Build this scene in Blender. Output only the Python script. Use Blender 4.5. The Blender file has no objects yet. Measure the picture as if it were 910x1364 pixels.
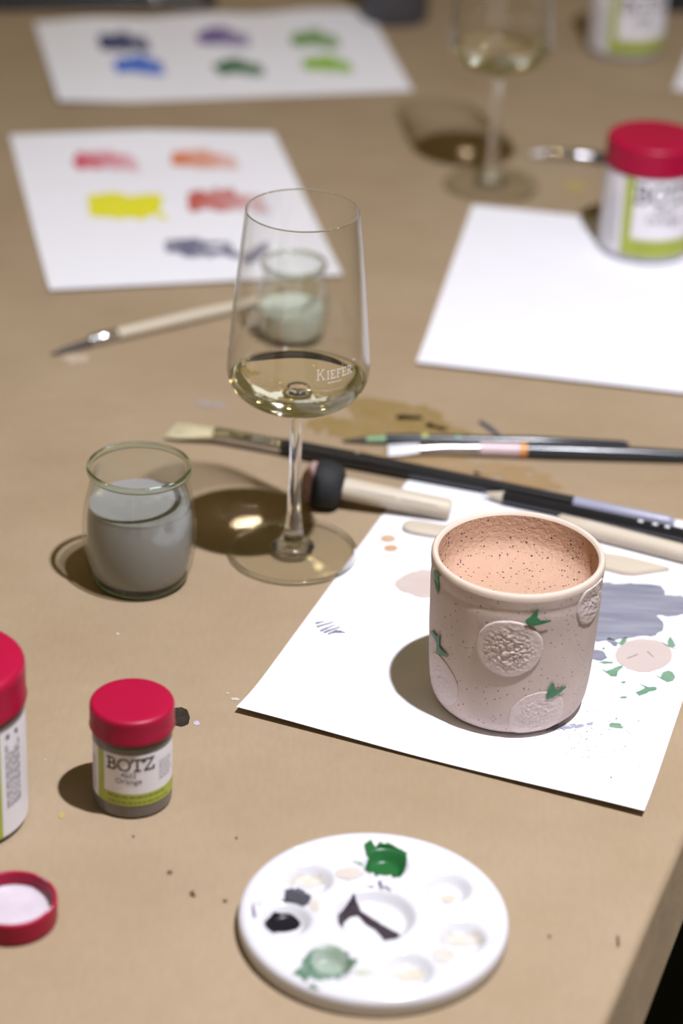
import bpy, bmesh, math, random
import numpy as np
from math import sin, cos, pi, radians, sqrt, atan2
from mathutils import Vector, Matrix

random.seed(7)
SC = bpy.context.scene
COL = SC.collection

# ------------------------------------------------------------------ camera
IMG_W, IMG_H = 910, 1364
F_PX = 85.0 / 36.0 * IMG_H
PITCH, ROLL, CAM_Z = radians(29.0), radians(2.3), 0.66
U0 = Vector((0, sin(PITCH), cos(PITCH)))
FWD = Vector((0, cos(PITCH), -sin(PITCH)))
CR = cos(ROLL) * Vector((1, 0, 0)) + sin(ROLL) * U0
CU = -sin(ROLL) * Vector((1, 0, 0)) + cos(ROLL) * U0
cam_d = bpy.data.cameras.new('camera')
cam_d.sensor_fit = 'VERTICAL'; cam_d.sensor_height = 36.0; cam_d.lens = 85.0
cam_d.clip_start = 0.02
cam_d.dof.use_dof = True
cam_d.dof.focus_distance = 1.18
cam_d.dof.aperture_fstop = 4.4
cam = bpy.data.objects.new('camera', cam_d); COL.objects.link(cam)
mw = Matrix.Identity(4)
for i in range(3):
    mw[i][0], mw[i][1], mw[i][2] = CR[i], CU[i], -FWD[i]
mw[2][3] = CAM_Z
cam.matrix_world = mw
SC.camera = cam

# ------------------------------------------------------------------ light
w = bpy.data.worlds.new('world'); SC.world = w; w.use_nodes = True
w.node_tree.nodes['Background'].inputs[0].default_value = (1.0, 0.78, 0.30, 1)
w.node_tree.nodes['Background'].inputs[1].default_value = 0.118

def lamp(name, loc, power, color, radius, kind='POINT'):
    d = bpy.data.lights.new(name, kind); d.energy = power; d.color = color
    d.shadow_soft_size = radius
    o = bpy.data.objects.new(name, d); COL.objects.link(o); o.location = loc
    return o
key = lamp('key_lamp', (0.33, 0.72, 1.45), 152, (0.97, 0.98, 1.06), 0.022, 'SPOT')      # work lamp, pointing straight down
key.data.spot_size = radians(150); key.data.spot_blend = 1.0
lamp('room_fill_lamp', (-0.75, 2.3, 1.7), 2.5, (1.0, 0.76, 0.32), 0.05)
lamp('room_fill_lamp', (1.3, 2.6, 1.9), 2.5, (1.0, 0.80, 0.38), 0.05)
lamp('room_fill_lamp', (-0.9, 0.5, 1.9), 7.5, (1.0, 0.76, 0.32), 0.05)
lamp('room_fill_lamp', (0.2, 3.6, 2.0), 2, (1.0, 0.80, 0.40), 0.06)
lamp('room_fill_lamp', (1.5, 0.9, 0.9), 3.5, (1.0, 0.80, 0.50), 0.06)  # unseen fill lamp, added at the right to brighten the hanging flap

vs = SC.view_settings
SC.display_settings.display_device = 'sRGB'
vs.view_transform = 'Standard'; vs.look = 'None'; vs.gamma = 1; vs.exposure = 0.0
vs.use_curve_mapping = False
cy = SC.cycles
cy.use_denoising = True
cy.max_bounces = 14; cy.transmission_bounces = 12; cy.transparent_max_bounces = 24; cy.glossy_bounces = 6
cy.caustics_refractive = True; cy.caustics_reflective = True
cy.sample_clamp_indirect = 0.0

# ------------------------------------------------------------------ helpers
def at(px, py, z=0.0):
    x = (px - IMG_W / 2) / F_PX; y = -(py - IMG_H / 2) / F_PX
    d = FWD + CR * x + CU * y
    t = (z - CAM_Z) / d.z
    return Vector((d.x * t, d.y * t, z))

def new_mat(name):
    m = bpy.data.materials.new(name); m.use_nodes = True
    nt = m.node_tree; b = nt.nodes['Principled BSDF']
    return m, nt, b

def N(nt, t, **kw):
    n = nt.nodes.new(t)
    for k, v in kw.items():
        if k in n.inputs: n.inputs[k].default_value = v
        else: setattr(n, k, v)
    return n

def ramp(nt, src, p0, p1, c0, c1):
    r = nt.nodes.new('ShaderNodeValToRGB')
    r.color_ramp.elements[0].position = p0; r.color_ramp.elements[0].color = (*c0, 1)
    r.color_ramp.elements[1].position = p1; r.color_ramp.elements[1].color = (*c1, 1)
    nt.links.new(src, r.inputs[0]); return r.outputs[0]

def objco(nt, scale=(1, 1, 1)):
    t = nt.nodes.new('ShaderNodeTexCoord')
    mp = nt.nodes.new('ShaderNodeMapping'); mp.inputs['Scale'].default_value = scale
    nt.links.new(t.outputs['Object'], mp.inputs[0]); return mp.outputs[0]

def noise(nt, co, scale, detail=4, rough=0.55):
    n = N(nt, 'ShaderNodeTexNoise', Scale=scale, Detail=detail, Roughness=rough)
    nt.links.new(co, n.inputs['Vector']); return n.outputs[0]

def mix(nt, fac, a, b, mode='MIX'):
    m = nt.nodes.new('ShaderNodeMix'); m.data_type = 'RGBA'; m.blend_type = mode
    for s, v in ((m.inputs[0], fac), (m.inputs[6], a), (m.inputs[7], b)):
        if isinstance(v, bpy.types.NodeSocket): nt.links.new(v, s)
        else: s.default_value = v if isinstance(v, (int, float)) else (*v[:3], 1)
    return m.outputs[2]

def bump(nt, b, h, strength, dist=0.001):
    n = N(nt, 'ShaderNodeBump', Strength=strength, Distance=dist)
    nt.links.new(h, n.inputs['Height']); nt.links.new(n.outputs[0], b.inputs['Normal'])

def plain(name, col, rough=0.5, var=0.06, scale=60, metal=0.0, spec=0.5, bumpy=0.0, co_scale=(1, 1, 1)):
    m, nt, b = new_mat(name)
    co = objco(nt, co_scale)
    nz = noise(nt, co, scale)
    c = ramp(nt, nz, 0.3, 0.7, [max(0, v * (1 - var)) for v in col], [min(1, v * (1 + var)) for v in col])
    nt.links.new(c, b.inputs['Base Color'])
    b.inputs['Roughness'].default_value = rough; b.inputs['Metallic'].default_value = metal
    b.inputs['Specular IOR Level'].default_value = spec
    if bumpy: bump(nt, b, nz, bumpy)
    return m

def thin_glass(name, tint=(1, 1, 1), gain=1.0):
    """thin clear wall: Fresnel reflection over straight transmission"""
    m, nt, b = new_mat(name); nt.nodes.remove(b)
    out = nt.nodes['Material Output']
    geo = nt.nodes.new('ShaderNodeNewGeometry')
    ior = nt.nodes.new('ShaderNodeMix'); ior.inputs[2].default_value = 1.5; ior.inputs[3].default_value = 1 / 1.5
    nt.links.new(geo.outputs['Backfacing'], ior.inputs[0])
    fr = nt.nodes.new('ShaderNodeFresnel'); nt.links.new(ior.outputs[0], fr.inputs[0])
    mul = N(nt, 'ShaderNodeMath', operation='MULTIPLY'); mul.inputs[1].default_value = gain; mul.use_clamp = True
    nt.links.new(fr.outputs[0], mul.inputs[0])
    lw = N(nt, 'ShaderNodeLayerWeight', Blend=0.35)
    tr = nt.nodes.new('ShaderNodeBsdfTransparent')
    edge = [v * 0.80 for v in tint]
    pw = N(nt, 'ShaderNodeMath', operation='POWER'); pw.inputs[1].default_value = 3.0
    nt.links.new(lw.outputs['Facing'], pw.inputs[0])
    nt.links.new(mix(nt, pw.outputs[0], tint, edge), tr.inputs[0])
    gl = N(nt, 'ShaderNodeBsdfGlossy', Roughness=0.07)
    ms = nt.nodes.new('ShaderNodeMixShader')
    nt.links.new(mul.outputs[0], ms.inputs[0]); nt.links.new(tr.outputs[0], ms.inputs[1]); nt.links.new(gl.outputs[0], ms.inputs[2])
    nt.links.new(ms.outputs[0], out.inputs[0])
    return m

def solid_glass(name, col=(1, 1, 1), ior=1.5, rough=0.0):
    m, nt, b = new_mat(name); nt.nodes.remove(b)
    g = N(nt, 'ShaderNodeBsdfGlass', IOR=ior, Roughness=rough); g.inputs['Color'].default_value = (*col, 1)
    nt.links.new(g.outputs[0], nt.nodes['Material Output'].inputs[0])
    return m

def mesh_ob(name, verts, faces, mat, parent=None, origin=None, smooth=True, local=False):
    """verts in world space (or in the parent's space if local); ONE mesh object"""
    if parent is not None and not local:
        r = parent
        while r.parent is not None: r = r.parent
        inv = r.matrix_basis.inverted()
        verts = [inv @ Vector(v) for v in verts]
    elif origin is not None and not local:
        o_ = Vector(origin); verts = [Vector(v) - o_ for v in verts]
    me = bpy.data.meshes.new(name)
    me.from_pydata([tuple(v) for v in verts], [], faces); me.validate(); me.update()
    if smooth: me.polygons.foreach_set('use_smooth', [True] * len(me.polygons))
    if mat is not None: me.materials.append(mat)
    o = bpy.data.objects.new(name, me); COL.objects.link(o)
    if parent is not None: o.parent = parent
    elif origin is not None: o.location = origin
    return o

def sharp(o, deg=35):
    o.data.set_sharp_from_angle(angle=radians(deg)); return o

def tag(o, label, cat=None, group=None, kind=None):
    if label: o['label'] = label
    if cat: o['category'] = cat
    if group: o['group'] = group
    if kind: o['kind'] = kind
    return o

def thing(name, loc, label, cat, group=None, rot=None):
    o = bpy.data.objects.new(name, None); COL.objects.link(o)
    o.empty_display_size = 0.02
    if rot is not None:
        m = rot.to_4x4(); m.translation = Vector(loc); o.matrix_basis = m
    else: o.location = loc
    return tag(o, label, cat, group)

def lathe(profile, n=64, c=(0, 0, 0), closed=False):
    """profile of (r, z); r=0 ends become poles"""
    V, F, rings = [], [], []
    for r, z in profile:
        if r < 1e-6:
            rings.append([len(V)]); V.append((c[0], c[1], c[2] + z))
        else:
            base = len(V); rings.append(list(range(base, base + n)))
            for k in range(n):
                a = 2 * pi * k / n
                V.append((c[0] + r * cos(a), c[1] + r * sin(a), c[2] + z))
    pairs = list(zip(rings, rings[1:])) + ([(rings[-1], rings[0])] if closed else [])
    for A, B in pairs:
        for k in range(n):
            k2 = (k + 1) % n
            if len(A) == 1 and len(B) == 1: continue
            if len(A) == 1: F.append((A[0], B[k2], B[k]))
            elif len(B) == 1: F.append((A[k], A[k2], B[0]))
            else: F.append((A[k], A[k2], B[k2], B[k]))
    return V, F

def arc(cx, cz, r, a0, a1, n=6, rz=None):
    rz = r if rz is None else rz
    return [(cx + r * cos(radians(a0 + (a1 - a0) * i / n)), cz + rz * sin(radians(a0 + (a1 - a0) * i / n))) for i in range(n + 1)]

def spline(pts, n=8):
    """Catmull-Rom through (r,z) points"""
    P = [pts[0]] + list(pts) + [pts[-1]]; out = []
    for i in range(1, len(P) - 2):
        p0, p1, p2, p3 = [np.array(P[j], float) for j in (i - 1, i, i + 1, i + 2)]
        for k in range(n):
            t = k / n
            out.append(tuple(0.5 * ((2 * p1) + (-p0 + p2) * t + (2 * p0 - 5 * p1 + 4 * p2 - p3) * t * t + (-p0 + 3 * p1 - 3 * p2 + p3) * t ** 3)))
    out.append(tuple(pts[-1])); return out

def sweep_x(secs, n=20, power=2.0):
    """closed solid along +X; sections (x, ry, rz, zc); power>2 squares the section"""
    V, F = [], []
    for (x, ry, rz, zc) in secs:
        for k in range(n):
            a = 2 * pi * k / n; ca, sa = cos(a), sin(a)
            e = 2.0 / power
            V.append((x, ry * math.copysign(abs(ca) ** e, ca), zc + rz * math.copysign(abs(sa) ** e, sa)))
    for i in range(len(secs) - 1):
        for k in range(n):
            k2 = (k + 1) % n
            F.append((i * n + k, i * n + k2, (i + 1) * n + k2, (i + 1) * n + k))
    F.append(tuple(range(n))[::-1]); F.append(tuple(range((len(secs) - 1) * n, len(secs) * n)))
    F[:-2] = [f[::-1] for f in F[:-2]]
    return V, F

def box(x0, x1, y0, y1, z0, z1):
    V = [(x, y, z) for z in (z0, z1) for x, y in ((x0, y0), (x1, y0), (x1, y1), (x0, y1))]
    return V, [(3, 2, 1, 0), (4, 5, 6, 7), (0, 1, 5, 4), (1, 2, 6, 5), (2, 3, 7, 6), (3, 0, 4, 7)]

def axis_rot(p0, p1):
    x = (Vector(p1) - Vector(p0)).normalized(); y = Vector((0, 0, 1)).cross(x).normalized(); z = x.cross(y)
    return Matrix((x, y, z)).transposed()

# --- 2D masks -> ragged flat marks (marching squares), mapped onto a surface
def hash2(ix, iy, seed):
    v = np.sin(ix * 127.1 + iy * 311.7 + seed * 74.7) * 43758.5453
    return v - np.floor(v)
def vnoise(x, y, seed=0):
    ix, iy = np.floor(x), np.floor(y); fx, fy = x - ix, y - iy
    fx = fx * fx * (3 - 2 * fx); fy = fy * fy * (3 - 2 * fy)
    a, b = hash2(ix, iy, seed), hash2(ix + 1, iy, seed); c, d = hash2(ix, iy + 1, seed), hash2(ix + 1, iy + 1, seed)
    return (a + (b - a) * fx) * (1 - fy) + (c + (d - c) * fx) * fy - 0.5
def s_ell(cx, cy, rx, ry, rot=0):
    def f(x, y):
        c, s = cos(rot), sin(rot); X, Y = x - cx, y - cy
        X, Y = c * X + s * Y, -s * X + c * Y
        return (np.sqrt((X / rx) ** 2 + (Y / ry) ** 2) - 1) * min(rx, ry)
    return f
def s_cap(x0, y0, x1, y1, r0, r1=None):
    r1 = r0 if r1 is None else r1
    def f(x, y):
        dx, dy = x1 - x0, y1 - y0
        t = np.clip(((x - x0) * dx + (y - y0) * dy) / (dx * dx + dy * dy + 1e-9), 0, 1)
        return np.hypot(x - x0 - t * dx, y - y0 - t * dy) - (r0 + (r1 - r0) * t)
    return f
def s_poly(pts):
    def f(x, y):
        d = np.full(x.shape, 1e9); ins = np.zeros(x.shape, bool); n = len(pts)
        for i in range(n):
            (x0, y0), (x1, y1) = pts[i], pts[(i + 1) % n]
            dx, dy = x1 - x0, y1 - y0
            t = np.clip(((x - x0) * dx + (y - y0) * dy) / (dx * dx + dy * dy + 1e-9), 0, 1)
            d = np.minimum(d, np.hypot(x - x0 - t * dx, y - y0 - t * dy))
            cr = ((y0 > y) != (y1 > y)) & (x < (x1 - x0) * (y - y0) / ((y1 - y0) if y1 != y0 else 1e-9) + x0)
            ins ^= cr
        return np.where(ins, -d, d)
    return f
def union(*fs): return lambda x, y: np.minimum.reduce([f(x, y) for f in fs])
def minus(a, b): return lambda x, y: np.maximum(a(x, y), -b(x, y))
def rough(f, amp, sx, sy=None, seed=0):
    sy = sx if sy is None else sy
    return lambda x, y: f(x, y) + amp * 2 * vnoise(x / sx, y / sy, seed) + amp * vnoise(x / sx * 2.7, y / sy * 2.7, seed + 5)

def mark(sdf, bbox, res, mapfn):
    """polygons of the region sdf<0 -> verts, faces through mapfn(x, y)->Vector"""
    x0, y0, x1, y1 = bbox
    nx, ny = max(2, int((x1 - x0) / res) + 1), max(2, int((y1 - y0) / res) + 1)
    gx, gy = np.meshgrid(np.linspace(x0, x1, nx), np.linspace(y0, y1, ny))
    D = sdf(gx, gy)
    V, F, cache = [], [], {}
    def vert(k, x, y):
        if k not in cache: cache[k] = len(V); V.append(mapfn(x, y))
        return cache[k]
    for j in range(ny - 1):
        for i in range(nx - 1):
            cs = ((j, i), (j, i + 1), (j + 1, i + 1), (j + 1, i))
            ds = [D[c] for c in cs]
            if min(ds) >= 0: continue
            poly = []
            for k in range(4):
                a, b = cs[k], cs[(k + 1) % 4]; da, db = ds[k], ds[(k + 1) % 4]
                if da < 0: poly.append(vert(a, gx[a], gy[a]))
                if (da < 0) != (db < 0):
                    t = da / (da - db); kk = (min(a, b), max(a, b))
                    poly.append(vert(kk, gx[a] + t * (gx[b] - gx[a]), gy[a] + t * (gy[b] - gy[a])))
            if len(poly) >= 3: F.append(tuple(poly))
    return V, F

def up_faces(V, F):
    out = []
    for f in F:
        a, b, c = Vector(V[f[0]]), Vector(V[f[1]]), Vector(V[f[2]])
        n = (b - a).cross(c - a)
        out.append(f[::-1] if n.z < 0 else f)
    return out

# ------------------------------------------------------------------ materials
def kraft_mat():
    m, nt, b = new_mat('kraft_paper')
    co = objco(nt)
    n1 = noise(nt, co, 9, 5, 0.6); n2 = noise(nt, objco(nt, (1, 0.25, 1)), 420, 3)
    c1 = ramp(nt, n1, 0.3, 0.72, (0.306, 0.224, 0.142), (0.348, 0.262, 0.174))
    c2 = ramp(nt, n2, 0.25, 0.75, (0.95, 0.95, 0.945), (1.03, 1.03, 1.03))
    nt.links.new(mix(nt, 1.0, c1, c2, 'MULTIPLY'), b.inputs['Base Color'])
    b.inputs['Roughness'].default_value = 0.62; b.inputs['Specular IOR Level'].default_value = 0.25
    n3 = noise(nt, objco(nt, (1, 1.5, 1)), 7, 3, 0.5)
    n4 = noise(nt, co, 45, 3, 0.5)
    ad = N(nt, 'ShaderNodeMath', operation='MULTIPLY_ADD'); ad.inputs[1].default_value = 9.0
    nt.links.new(n3, ad.inputs[0]); nt.links.new(n4, ad.inputs[2])
    bump(nt, b, ad.outputs[0], 0.36, 0.0017)
    return m
M = {}
M['kraft'] = kraft_mat()
M['paper'] = plain('white_paper', (0.79, 0.785, 0.845), 0.7, 0.012, 30, spec=0.15, bumpy=0.03)
M['lid'] = plain('raspberry_plastic', (0.335, 0.002, 0.034), 0.40, 0.05, 25, spec=0.3)
M['lid_in'] = plain('dried_pale_glaze', (0.52, 0.46, 0.52), 0.6, 0.08, 90)
M['grey_glaze'] = plain('grey_glaze_in_plastic', (0.16, 0.145, 0.137), 0.3, 0.05, 40)
M['pale_body'] = plain('pale_plastic', (0.42, 0.41, 0.50), 0.3, 0.05, 40)
M['label'] = plain('printed_label_white', (0.76, 0.74, 0.80), 0.45, 0.01, 40)
M['green_band'] = plain('label_green', (0.37, 0.42, 0.06), 0.45, 0.05, 50)
M['ink'] = plain('label_ink', (0.06, 0.055, 0.075), 0.5, 0.05, 50)
M['ink_soft'] = plain('label_small_ink', (0.30, 0.29, 0.34), 0.5, 0.05, 50)
M['ink_green'] = plain('label_ink_on_green', (0.17, 0.20, 0.02), 0.5, 0.05, 50)
M['black_wood'] = plain('black_lacquer', (0.012, 0.012, 0.014), 0.28, 0.1, 40)
M['charcoal'] = plain('charcoal_lacquer', (0.03, 0.034, 0.042), 0.22, 0.1, 40)
M['lilac_grey'] = plain('lilac_grey_highlight', (0.30, 0.30, 0.40), 0.3, 0.06, 40)
M['steel'] = plain('brushed_ferrule', (0.62, 0.62, 0.66), 0.22, 0.1, 300, metal=1.0, co_scale=(0.2, 1, 1))
M['rubber'] = plain('black_foam', (0.010, 0.010, 0.012), 0.75, 0.2, 300, bumpy=0.2)
M['sponge'] = plain('pinkish_sponge', (0.34, 0.21, 0.20), 0.9, 0.3, 260, bumpy=0.6)
M['wood'] = plain('pale_beech', (0.50, 0.435, 0.34), 0.5, 0.07, 130, co_scale=(0.07, 1, 1), bumpy=0.05)
M['wood2'] = plain('pale_limewood', (0.52, 0.45, 0.365), 0.55, 0.06, 130, co_scale=(0.07, 1, 1), bumpy=0.05)
M['bristle_cream'] = plain('cream_bristle', (0.50, 0.44, 0.28), 0.6, 0.25, 500, co_scale=(0.05, 1, 1), bumpy=0.4)
M['bristle_dark'] = plain('dark_bristle', (0.06, 0.05, 0.04), 0.5, 0.35, 500, co_scale=(0.05, 1, 1), bumpy=0.4)
M['bristle_white'] = plain('white_bristle', (0.72, 0.71, 0.76), 0.5, 0.12, 400, co_scale=(0.05, 1, 1), bumpy=0.3)
M['bristle_green'] = plain('green_stained_bristle', (0.16, 0.27, 0.15), 0.5, 0.4, 300, co_scale=(0.1, 1, 1), bumpy=0.3)
M['pink_band'] = plain('pale_pink_sleeve', (0.56, 0.43, 0.47), 0.35, 0.08, 60)
M['orange'] = plain('orange_ring', (0.62, 0.26, 0.06), 0.4, 0.05, 60)
M['graphite'] = plain('graphite', (0.10, 0.10, 0.13), 0.35, 0.1, 60)
M['white_print'] = plain('white_print', (0.75, 0.75, 0.78), 0.4, 0.02, 60)
M['palette'] = plain('white_plastic_palette', (0.60, 0.59, 0.63), 0.22, 0.012, 30)
M['dark_table'] = plain('dark_table_laminate', (0.018, 0.016, 0.015), 0.6, 0.2, 20)
M['floor'] = plain('dark_floor', (0.006, 0.006, 0.006), 0.8, 0.3, 4)
M['phone'] = plain('black_plastic_case', (0.012, 0.012, 0.016), 0.35, 0.1, 30)
M['dark_glaze'] = plain('dark_blue_grey_glaze', (0.055, 0.052, 0.062), 0.35, 0.2, 40)

def paint_mat(name, col, thin=0.0, rgh=0.45, base=(0.79, 0.785, 0.845), stretch=(0.25, 1, 1), sc=260, fade=0.0):
    """paint film; thin = how much of the ground shows through the dry-brush streaks"""
    m, nt, b = new_mat(name)
    nz = noise(nt, objco(nt, stretch), sc, 3, 0.6)
    if fade:      # paint runs out along the stroke
        tc = nt.nodes.new('ShaderNodeTexCoord'); sx = nt.nodes.new('ShaderNodeSeparateXYZ'); nt.links.new(tc.outputs['Generated'], sx.inputs[0])
        ma = N(nt, 'ShaderNodeMath', operation='MULTIPLY_ADD'); ma.inputs[1].default_value = fade; nt.links.new(sx.outputs[0], ma.inputs[0])
        sb = N(nt, 'ShaderNodeMath', operation='SUBTRACT'); sb.inputs[1].default_value = fade * 0.5; nt.links.new(nz, sb.inputs[0]); nt.links.new(sb.outputs[0], ma.inputs[2]); nz = ma.outputs[0]
    lo = [c * (1 - thin * 0.15) + bb * thin * 0.15 for c, bb in zip(col, base)]
    hi = [c * (1 - thin) + bb * thin for c, bb in zip(col, base)]
    nt.links.new(ramp(nt, nz, 0.35, 0.68, lo, hi), b.inputs['Base Color'])
    b.inputs['Roughness'].default_value = rgh; b.inputs['Specular IOR Level'].default_value = 0.3
    return m

# mug clay: warm grey with iron specks
def clay_mat(name, col, speck, size, amount, rgh=0.75, var=0.05, grain=0.15, scale=900):
    m, nt, b = new_mat(name); co = objco(nt)
    v = N(nt, 'ShaderNodeTexVoronoi', Scale=scale); nt.links.new(co, v.inputs['Vector'])
    sep = nt.nodes.new('ShaderNodeSeparateColor'); nt.links.new(v.outputs['Color'], sep.inputs[0])
    thr = N(nt, 'ShaderNodeMapRange'); thr.inputs[1].default_value = 1 - amount; thr.inputs[2].default_value = 1.0
    thr.inputs[3].default_value = 0.0; thr.inputs[4].default_value = size
    nt.links.new(sep.outputs[0], thr.inputs[0])
    lt = N(nt, 'ShaderNodeMath', operation='LESS_THAN'); nt.links.new(v.outputs['Distance'], lt.inputs[0]); nt.links.new(thr.outputs[0], lt.inputs[1])
    n1 = noise(nt, co, 55, 4); c = ramp(nt, n1, 0.3, 0.7, [x * (1 - var) for x in col], [x * (1 + var) for x in col])
    nt.links.new(mix(nt, lt.outputs[0], c, speck), b.inputs['Base Color'])
    b.inputs['Roughness'].default_value = rgh; b.inputs['Specular IOR Level'].default_value = 0.25
    bump(nt, b, noise(nt, co, 420, 4, 0.65), grain, 0.0012)
    return m
M['clay'] = clay_mat('speckled_clay', (0.56, 0.455, 0.415), (0.13, 0.10, 0.10), 0.42, 0.16)
M['clay_rim'] = plain('cream_clay_rim', (0.60, 0.49, 0.41), 0.7, 0.05, 120, bumpy=0.1)
M['clay_in'] = clay_mat('peach_glaze_specked', (0.485, 0.305, 0.215), (0.10, 0.05, 0.05), 0.50, 0.24, 0.7, 0.04, 0.8, 760)
M['orange_slip'] = clay_mat('pale_slip_disc', (0.62, 0.52, 0.50), (0.45, 0.37, 0.36), 0.4, 0.1, 0.75, 0.04, 0.5)
M['leaf'] = plain('leaf_green_paint', (0.035, 0.17, 0.07), 0.55, 0.25, 300)

M['bowl_glass'] = thin_glass('thin_clear_glass', (0.99, 0.99, 0.985))
M['foot_glass'] = thin_glass('foot_clear_glass', (0.975, 0.975, 0.95))
M['jar_glass'] = thin_glass('jar_clear_glass', (0.955, 0.97, 0.955))
M['glass'] = solid_glass('clear_crystal', (1, 1, 1), 1.5, 0.03)
M['jar_solid'] = solid_glass('greenish_glass', (0.90, 0.955, 0.92), 1.5)
M['wine_body'] = solid_glass('wine_in_glass', (0.992, 0.988, 0.90), 1.40, 0.03)
M['wine'] = solid_glass('white_wine', (0.995, 0.99, 0.93), 1.34)
M['murk'] = plain('murky_rinse_water', (0.235, 0.23, 0.222), 0.12, 0.03, 25)
M['murk_green'] = plain('pale_green_rinse_water', (0.50, 0.53, 0.475), 0.12, 0.03, 25)

# ------------------------------------------------------------------ setting: floor, table, kraft cover
V, F = box(-3, 3, -2, 6, -0.78, -0.76)
tag(mesh_ob('floor', V, F, M['floor'], smooth=False), None, kind='structure')

E1, E2 = at(910, 1114), at(804, 1363)
TD = (E1 - E2).normalized(); SD = Vector((-TD.y, TD.x, 0))      # along the table edge, and inward from it
def tb(t, s, z=0.0): return E1 + TD * t + SD * s + Vector((0, 0, z))
T0, T1, S1 = -0.62, 2.1, 1.35
table = thing('table', tb(0.7, 0.65, -0.76), 'dark workshop table under the brown kraft paper, its edge at the lower right', 'table')
def tbox(t0, t1, s0, s1, z0, z1):
    V = [tb(t, s, z) for z in (z0, z1) for t, s in ((t0, s0), (t0, s1), (t1, s1), (t1, s0))]
    _, F = box(0, 1, 0, 1, 0, 1); return V, [f[::-1] for f in F]
V, F = tbox(T0 + 0.01, T1 - 0.01, 0.006, S1, -0.028, -0.0012); mesh_ob('tabletop', V, F, M['dark_table'], table, smooth=False)
for t in (T0 + 0.1, T1 - 0.1):
    for s in (0.12, S1 - 0.1):
        V, F = tbox(t - 0.025, t + 0.025, s - 0.025, s + 0.025, -0.76, -0.028); mesh_ob('table_leg', V, F, M['dark_table'], table, smooth=False)

# cover: flat, bent over the edge, hanging about four centimetres
prof = [(S1, 0)] + [(S1 * (1 - i / 14), 0) for i in range(1, 14)] + [(0.02, 0), (0.008, 0)]
for i in range(1, 7):
    a = radians(15 * i); prof.append((0.004 - 0.005 * sin(a) * 1.0, -0.005 + 0.005 * cos(a)))
nt_ = 136; V, F = [], []
hang = [0.25, 0.5, 0.75, 1.0]
ncol = len(prof) + len(hang)
for i in range(nt_ + 1):
    t = T0 + (T1 - T0) * i / nt_
    dz = float(vnoise(np.array(t * 9), np.array(0.5), 3)); dw = float(vnoise(np.array(t * 16), np.array(2.5), 9))
    dd = float(vnoise(np.array(t * 30), np.array(7.5), 2))
    for s, z in prof: V.append(tb(t, s + (0.003 * dw if s < 0.006 else 0), z))
    for hh in hang:
        V.append(tb(t, -0.001 + 0.003 * dw - hh * (0.007 + 0.005 * dz), -0.005 - hh * (0.034 + 0.006 * dz + 0.003 * dd)))
for i in range(nt_):
    for j in range(ncol - 1):
        a = i * ncol + j; F.append((a, a + ncol, a + ncol + 1, a + 1))
cover = mesh_ob('kraft_paper_cover', V, F, M['kraft'], origin=tb(0.7, 0.65))
tag(cover, 'brown kraft paper covering the whole table, folded down over its edge', 'table cover')
cover.data.flip_normals() if cover.data.polygons[0].normal.z < 0 else None

def on_cover(x, y, dz=0.00025): return at(x, y, dz)
def cover_mark(name, sdf, bbox, mat, res=1.2, label=None, dz=0.00025):
    V, F = mark(sdf, bbox, res, lambda x, y: at(x, y, dz))
    if not F: return None
    o = mesh_ob(name, V, up_faces(V, F), mat, cover)
    if label: o['label'] = label
    return o
stain_m = paint_mat('olive_stain', (0.24, 0.165, 0.055), 0.5, 0.4, (0.31, 0.22, 0.13), (1, 1, 1), 60)
stain2_m = paint_mat('tan_stain', (0.29, 0.19, 0.09), 0.5, 0.5, (0.33, 0.24, 0.15), (1, 1, 1), 60)
cover_mark('paint_stain', rough(union(s_ell(535, 556, 70, 20, 0.22), s_ell(480, 575, 60, 14, 0.1), s_ell(590, 575, 50, 9, 0.2)), 5, 22, 9, 4), (400, 520, 670, 610), stain_m, 1.5, 'olive brown stain')
cover_mark('paint_stain', rough(s_ell(555, 617, 85, 16, 0.12), 6, 25, 8, 8), (440, 585, 680, 650), stain2_m, 1.5, 'tan stain')
cover_mark('paint_stain', rough(s_ell(690, 634, 45, 12, 0.2), 6, 18, 8, 18), (620, 605, 760, 665), stain2_m, 1.5, 'tan stain')
cover_mark('paint_stain', rough(s_ell(605, 485, 26, 5), 2, 8, 4, 3), (690, 570, 700, 580), stain2_m, 1.5)
dk = paint_mat('dried_dark_paint', (0.05, 0.04, 0.025), 0.3, 0.3, (0.3, 0.2, 0.1))
cover_mark('paint_smear', rough(s_cap(570, 566, 597, 573, 3.2, 1.5), 1.2, 5, 3, 1), (560, 555, 605, 582), dk, 0.8, 'dark olive smear')
yl = paint_mat('pale_yellow_stain', (0.40, 0.30, 0.11), 0.4, 0.4, (0.33, 0.24, 0.15))
cover_mark('paint_smear', rough(s_cap(530, 556, 560, 557, 3, 2.5), 1.2, 6, 3, 2), (520, 548, 570, 564), yl, 0.8, 'pale yellow smear')
cover_mark('paint_smear', rough(s_ell(612, 207, 30, 8, 0.0), 2, 12, 6, 6), (10, 10, 12, 12), yl, 1)
cover_mark('paint_smear', rough(s_ell(765, 249, 15, 8), 2, 8, 5, 6), (745, 235, 785, 262), yl, 1, 'pale yellow smear')
cover_mark('paint_smear', rough(s_ell(102, 478, 20, 6), 1.5, 8, 4, 6), (76, 466, 126, 490), paint_mat('pale_clay_smear', (0.46, 0.35, 0.26), 0.1), 1, 'pale clay smear')
cover_mark('paint_smear', rough(s_ell(280, 538, 22, 4, 0.1), 1.5, 9, 4, 2), (250, 528, 310, 550), paint_mat('lilac_smear', (0.33, 0.28, 0.27), 0.3, base=(0.33, 0.24, 0.15)), 1, 'lilac smear')
wet = plain('wet_black_paint', (0.03, 0.024, 0.02), 0.08, 0.3, 200)
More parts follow.
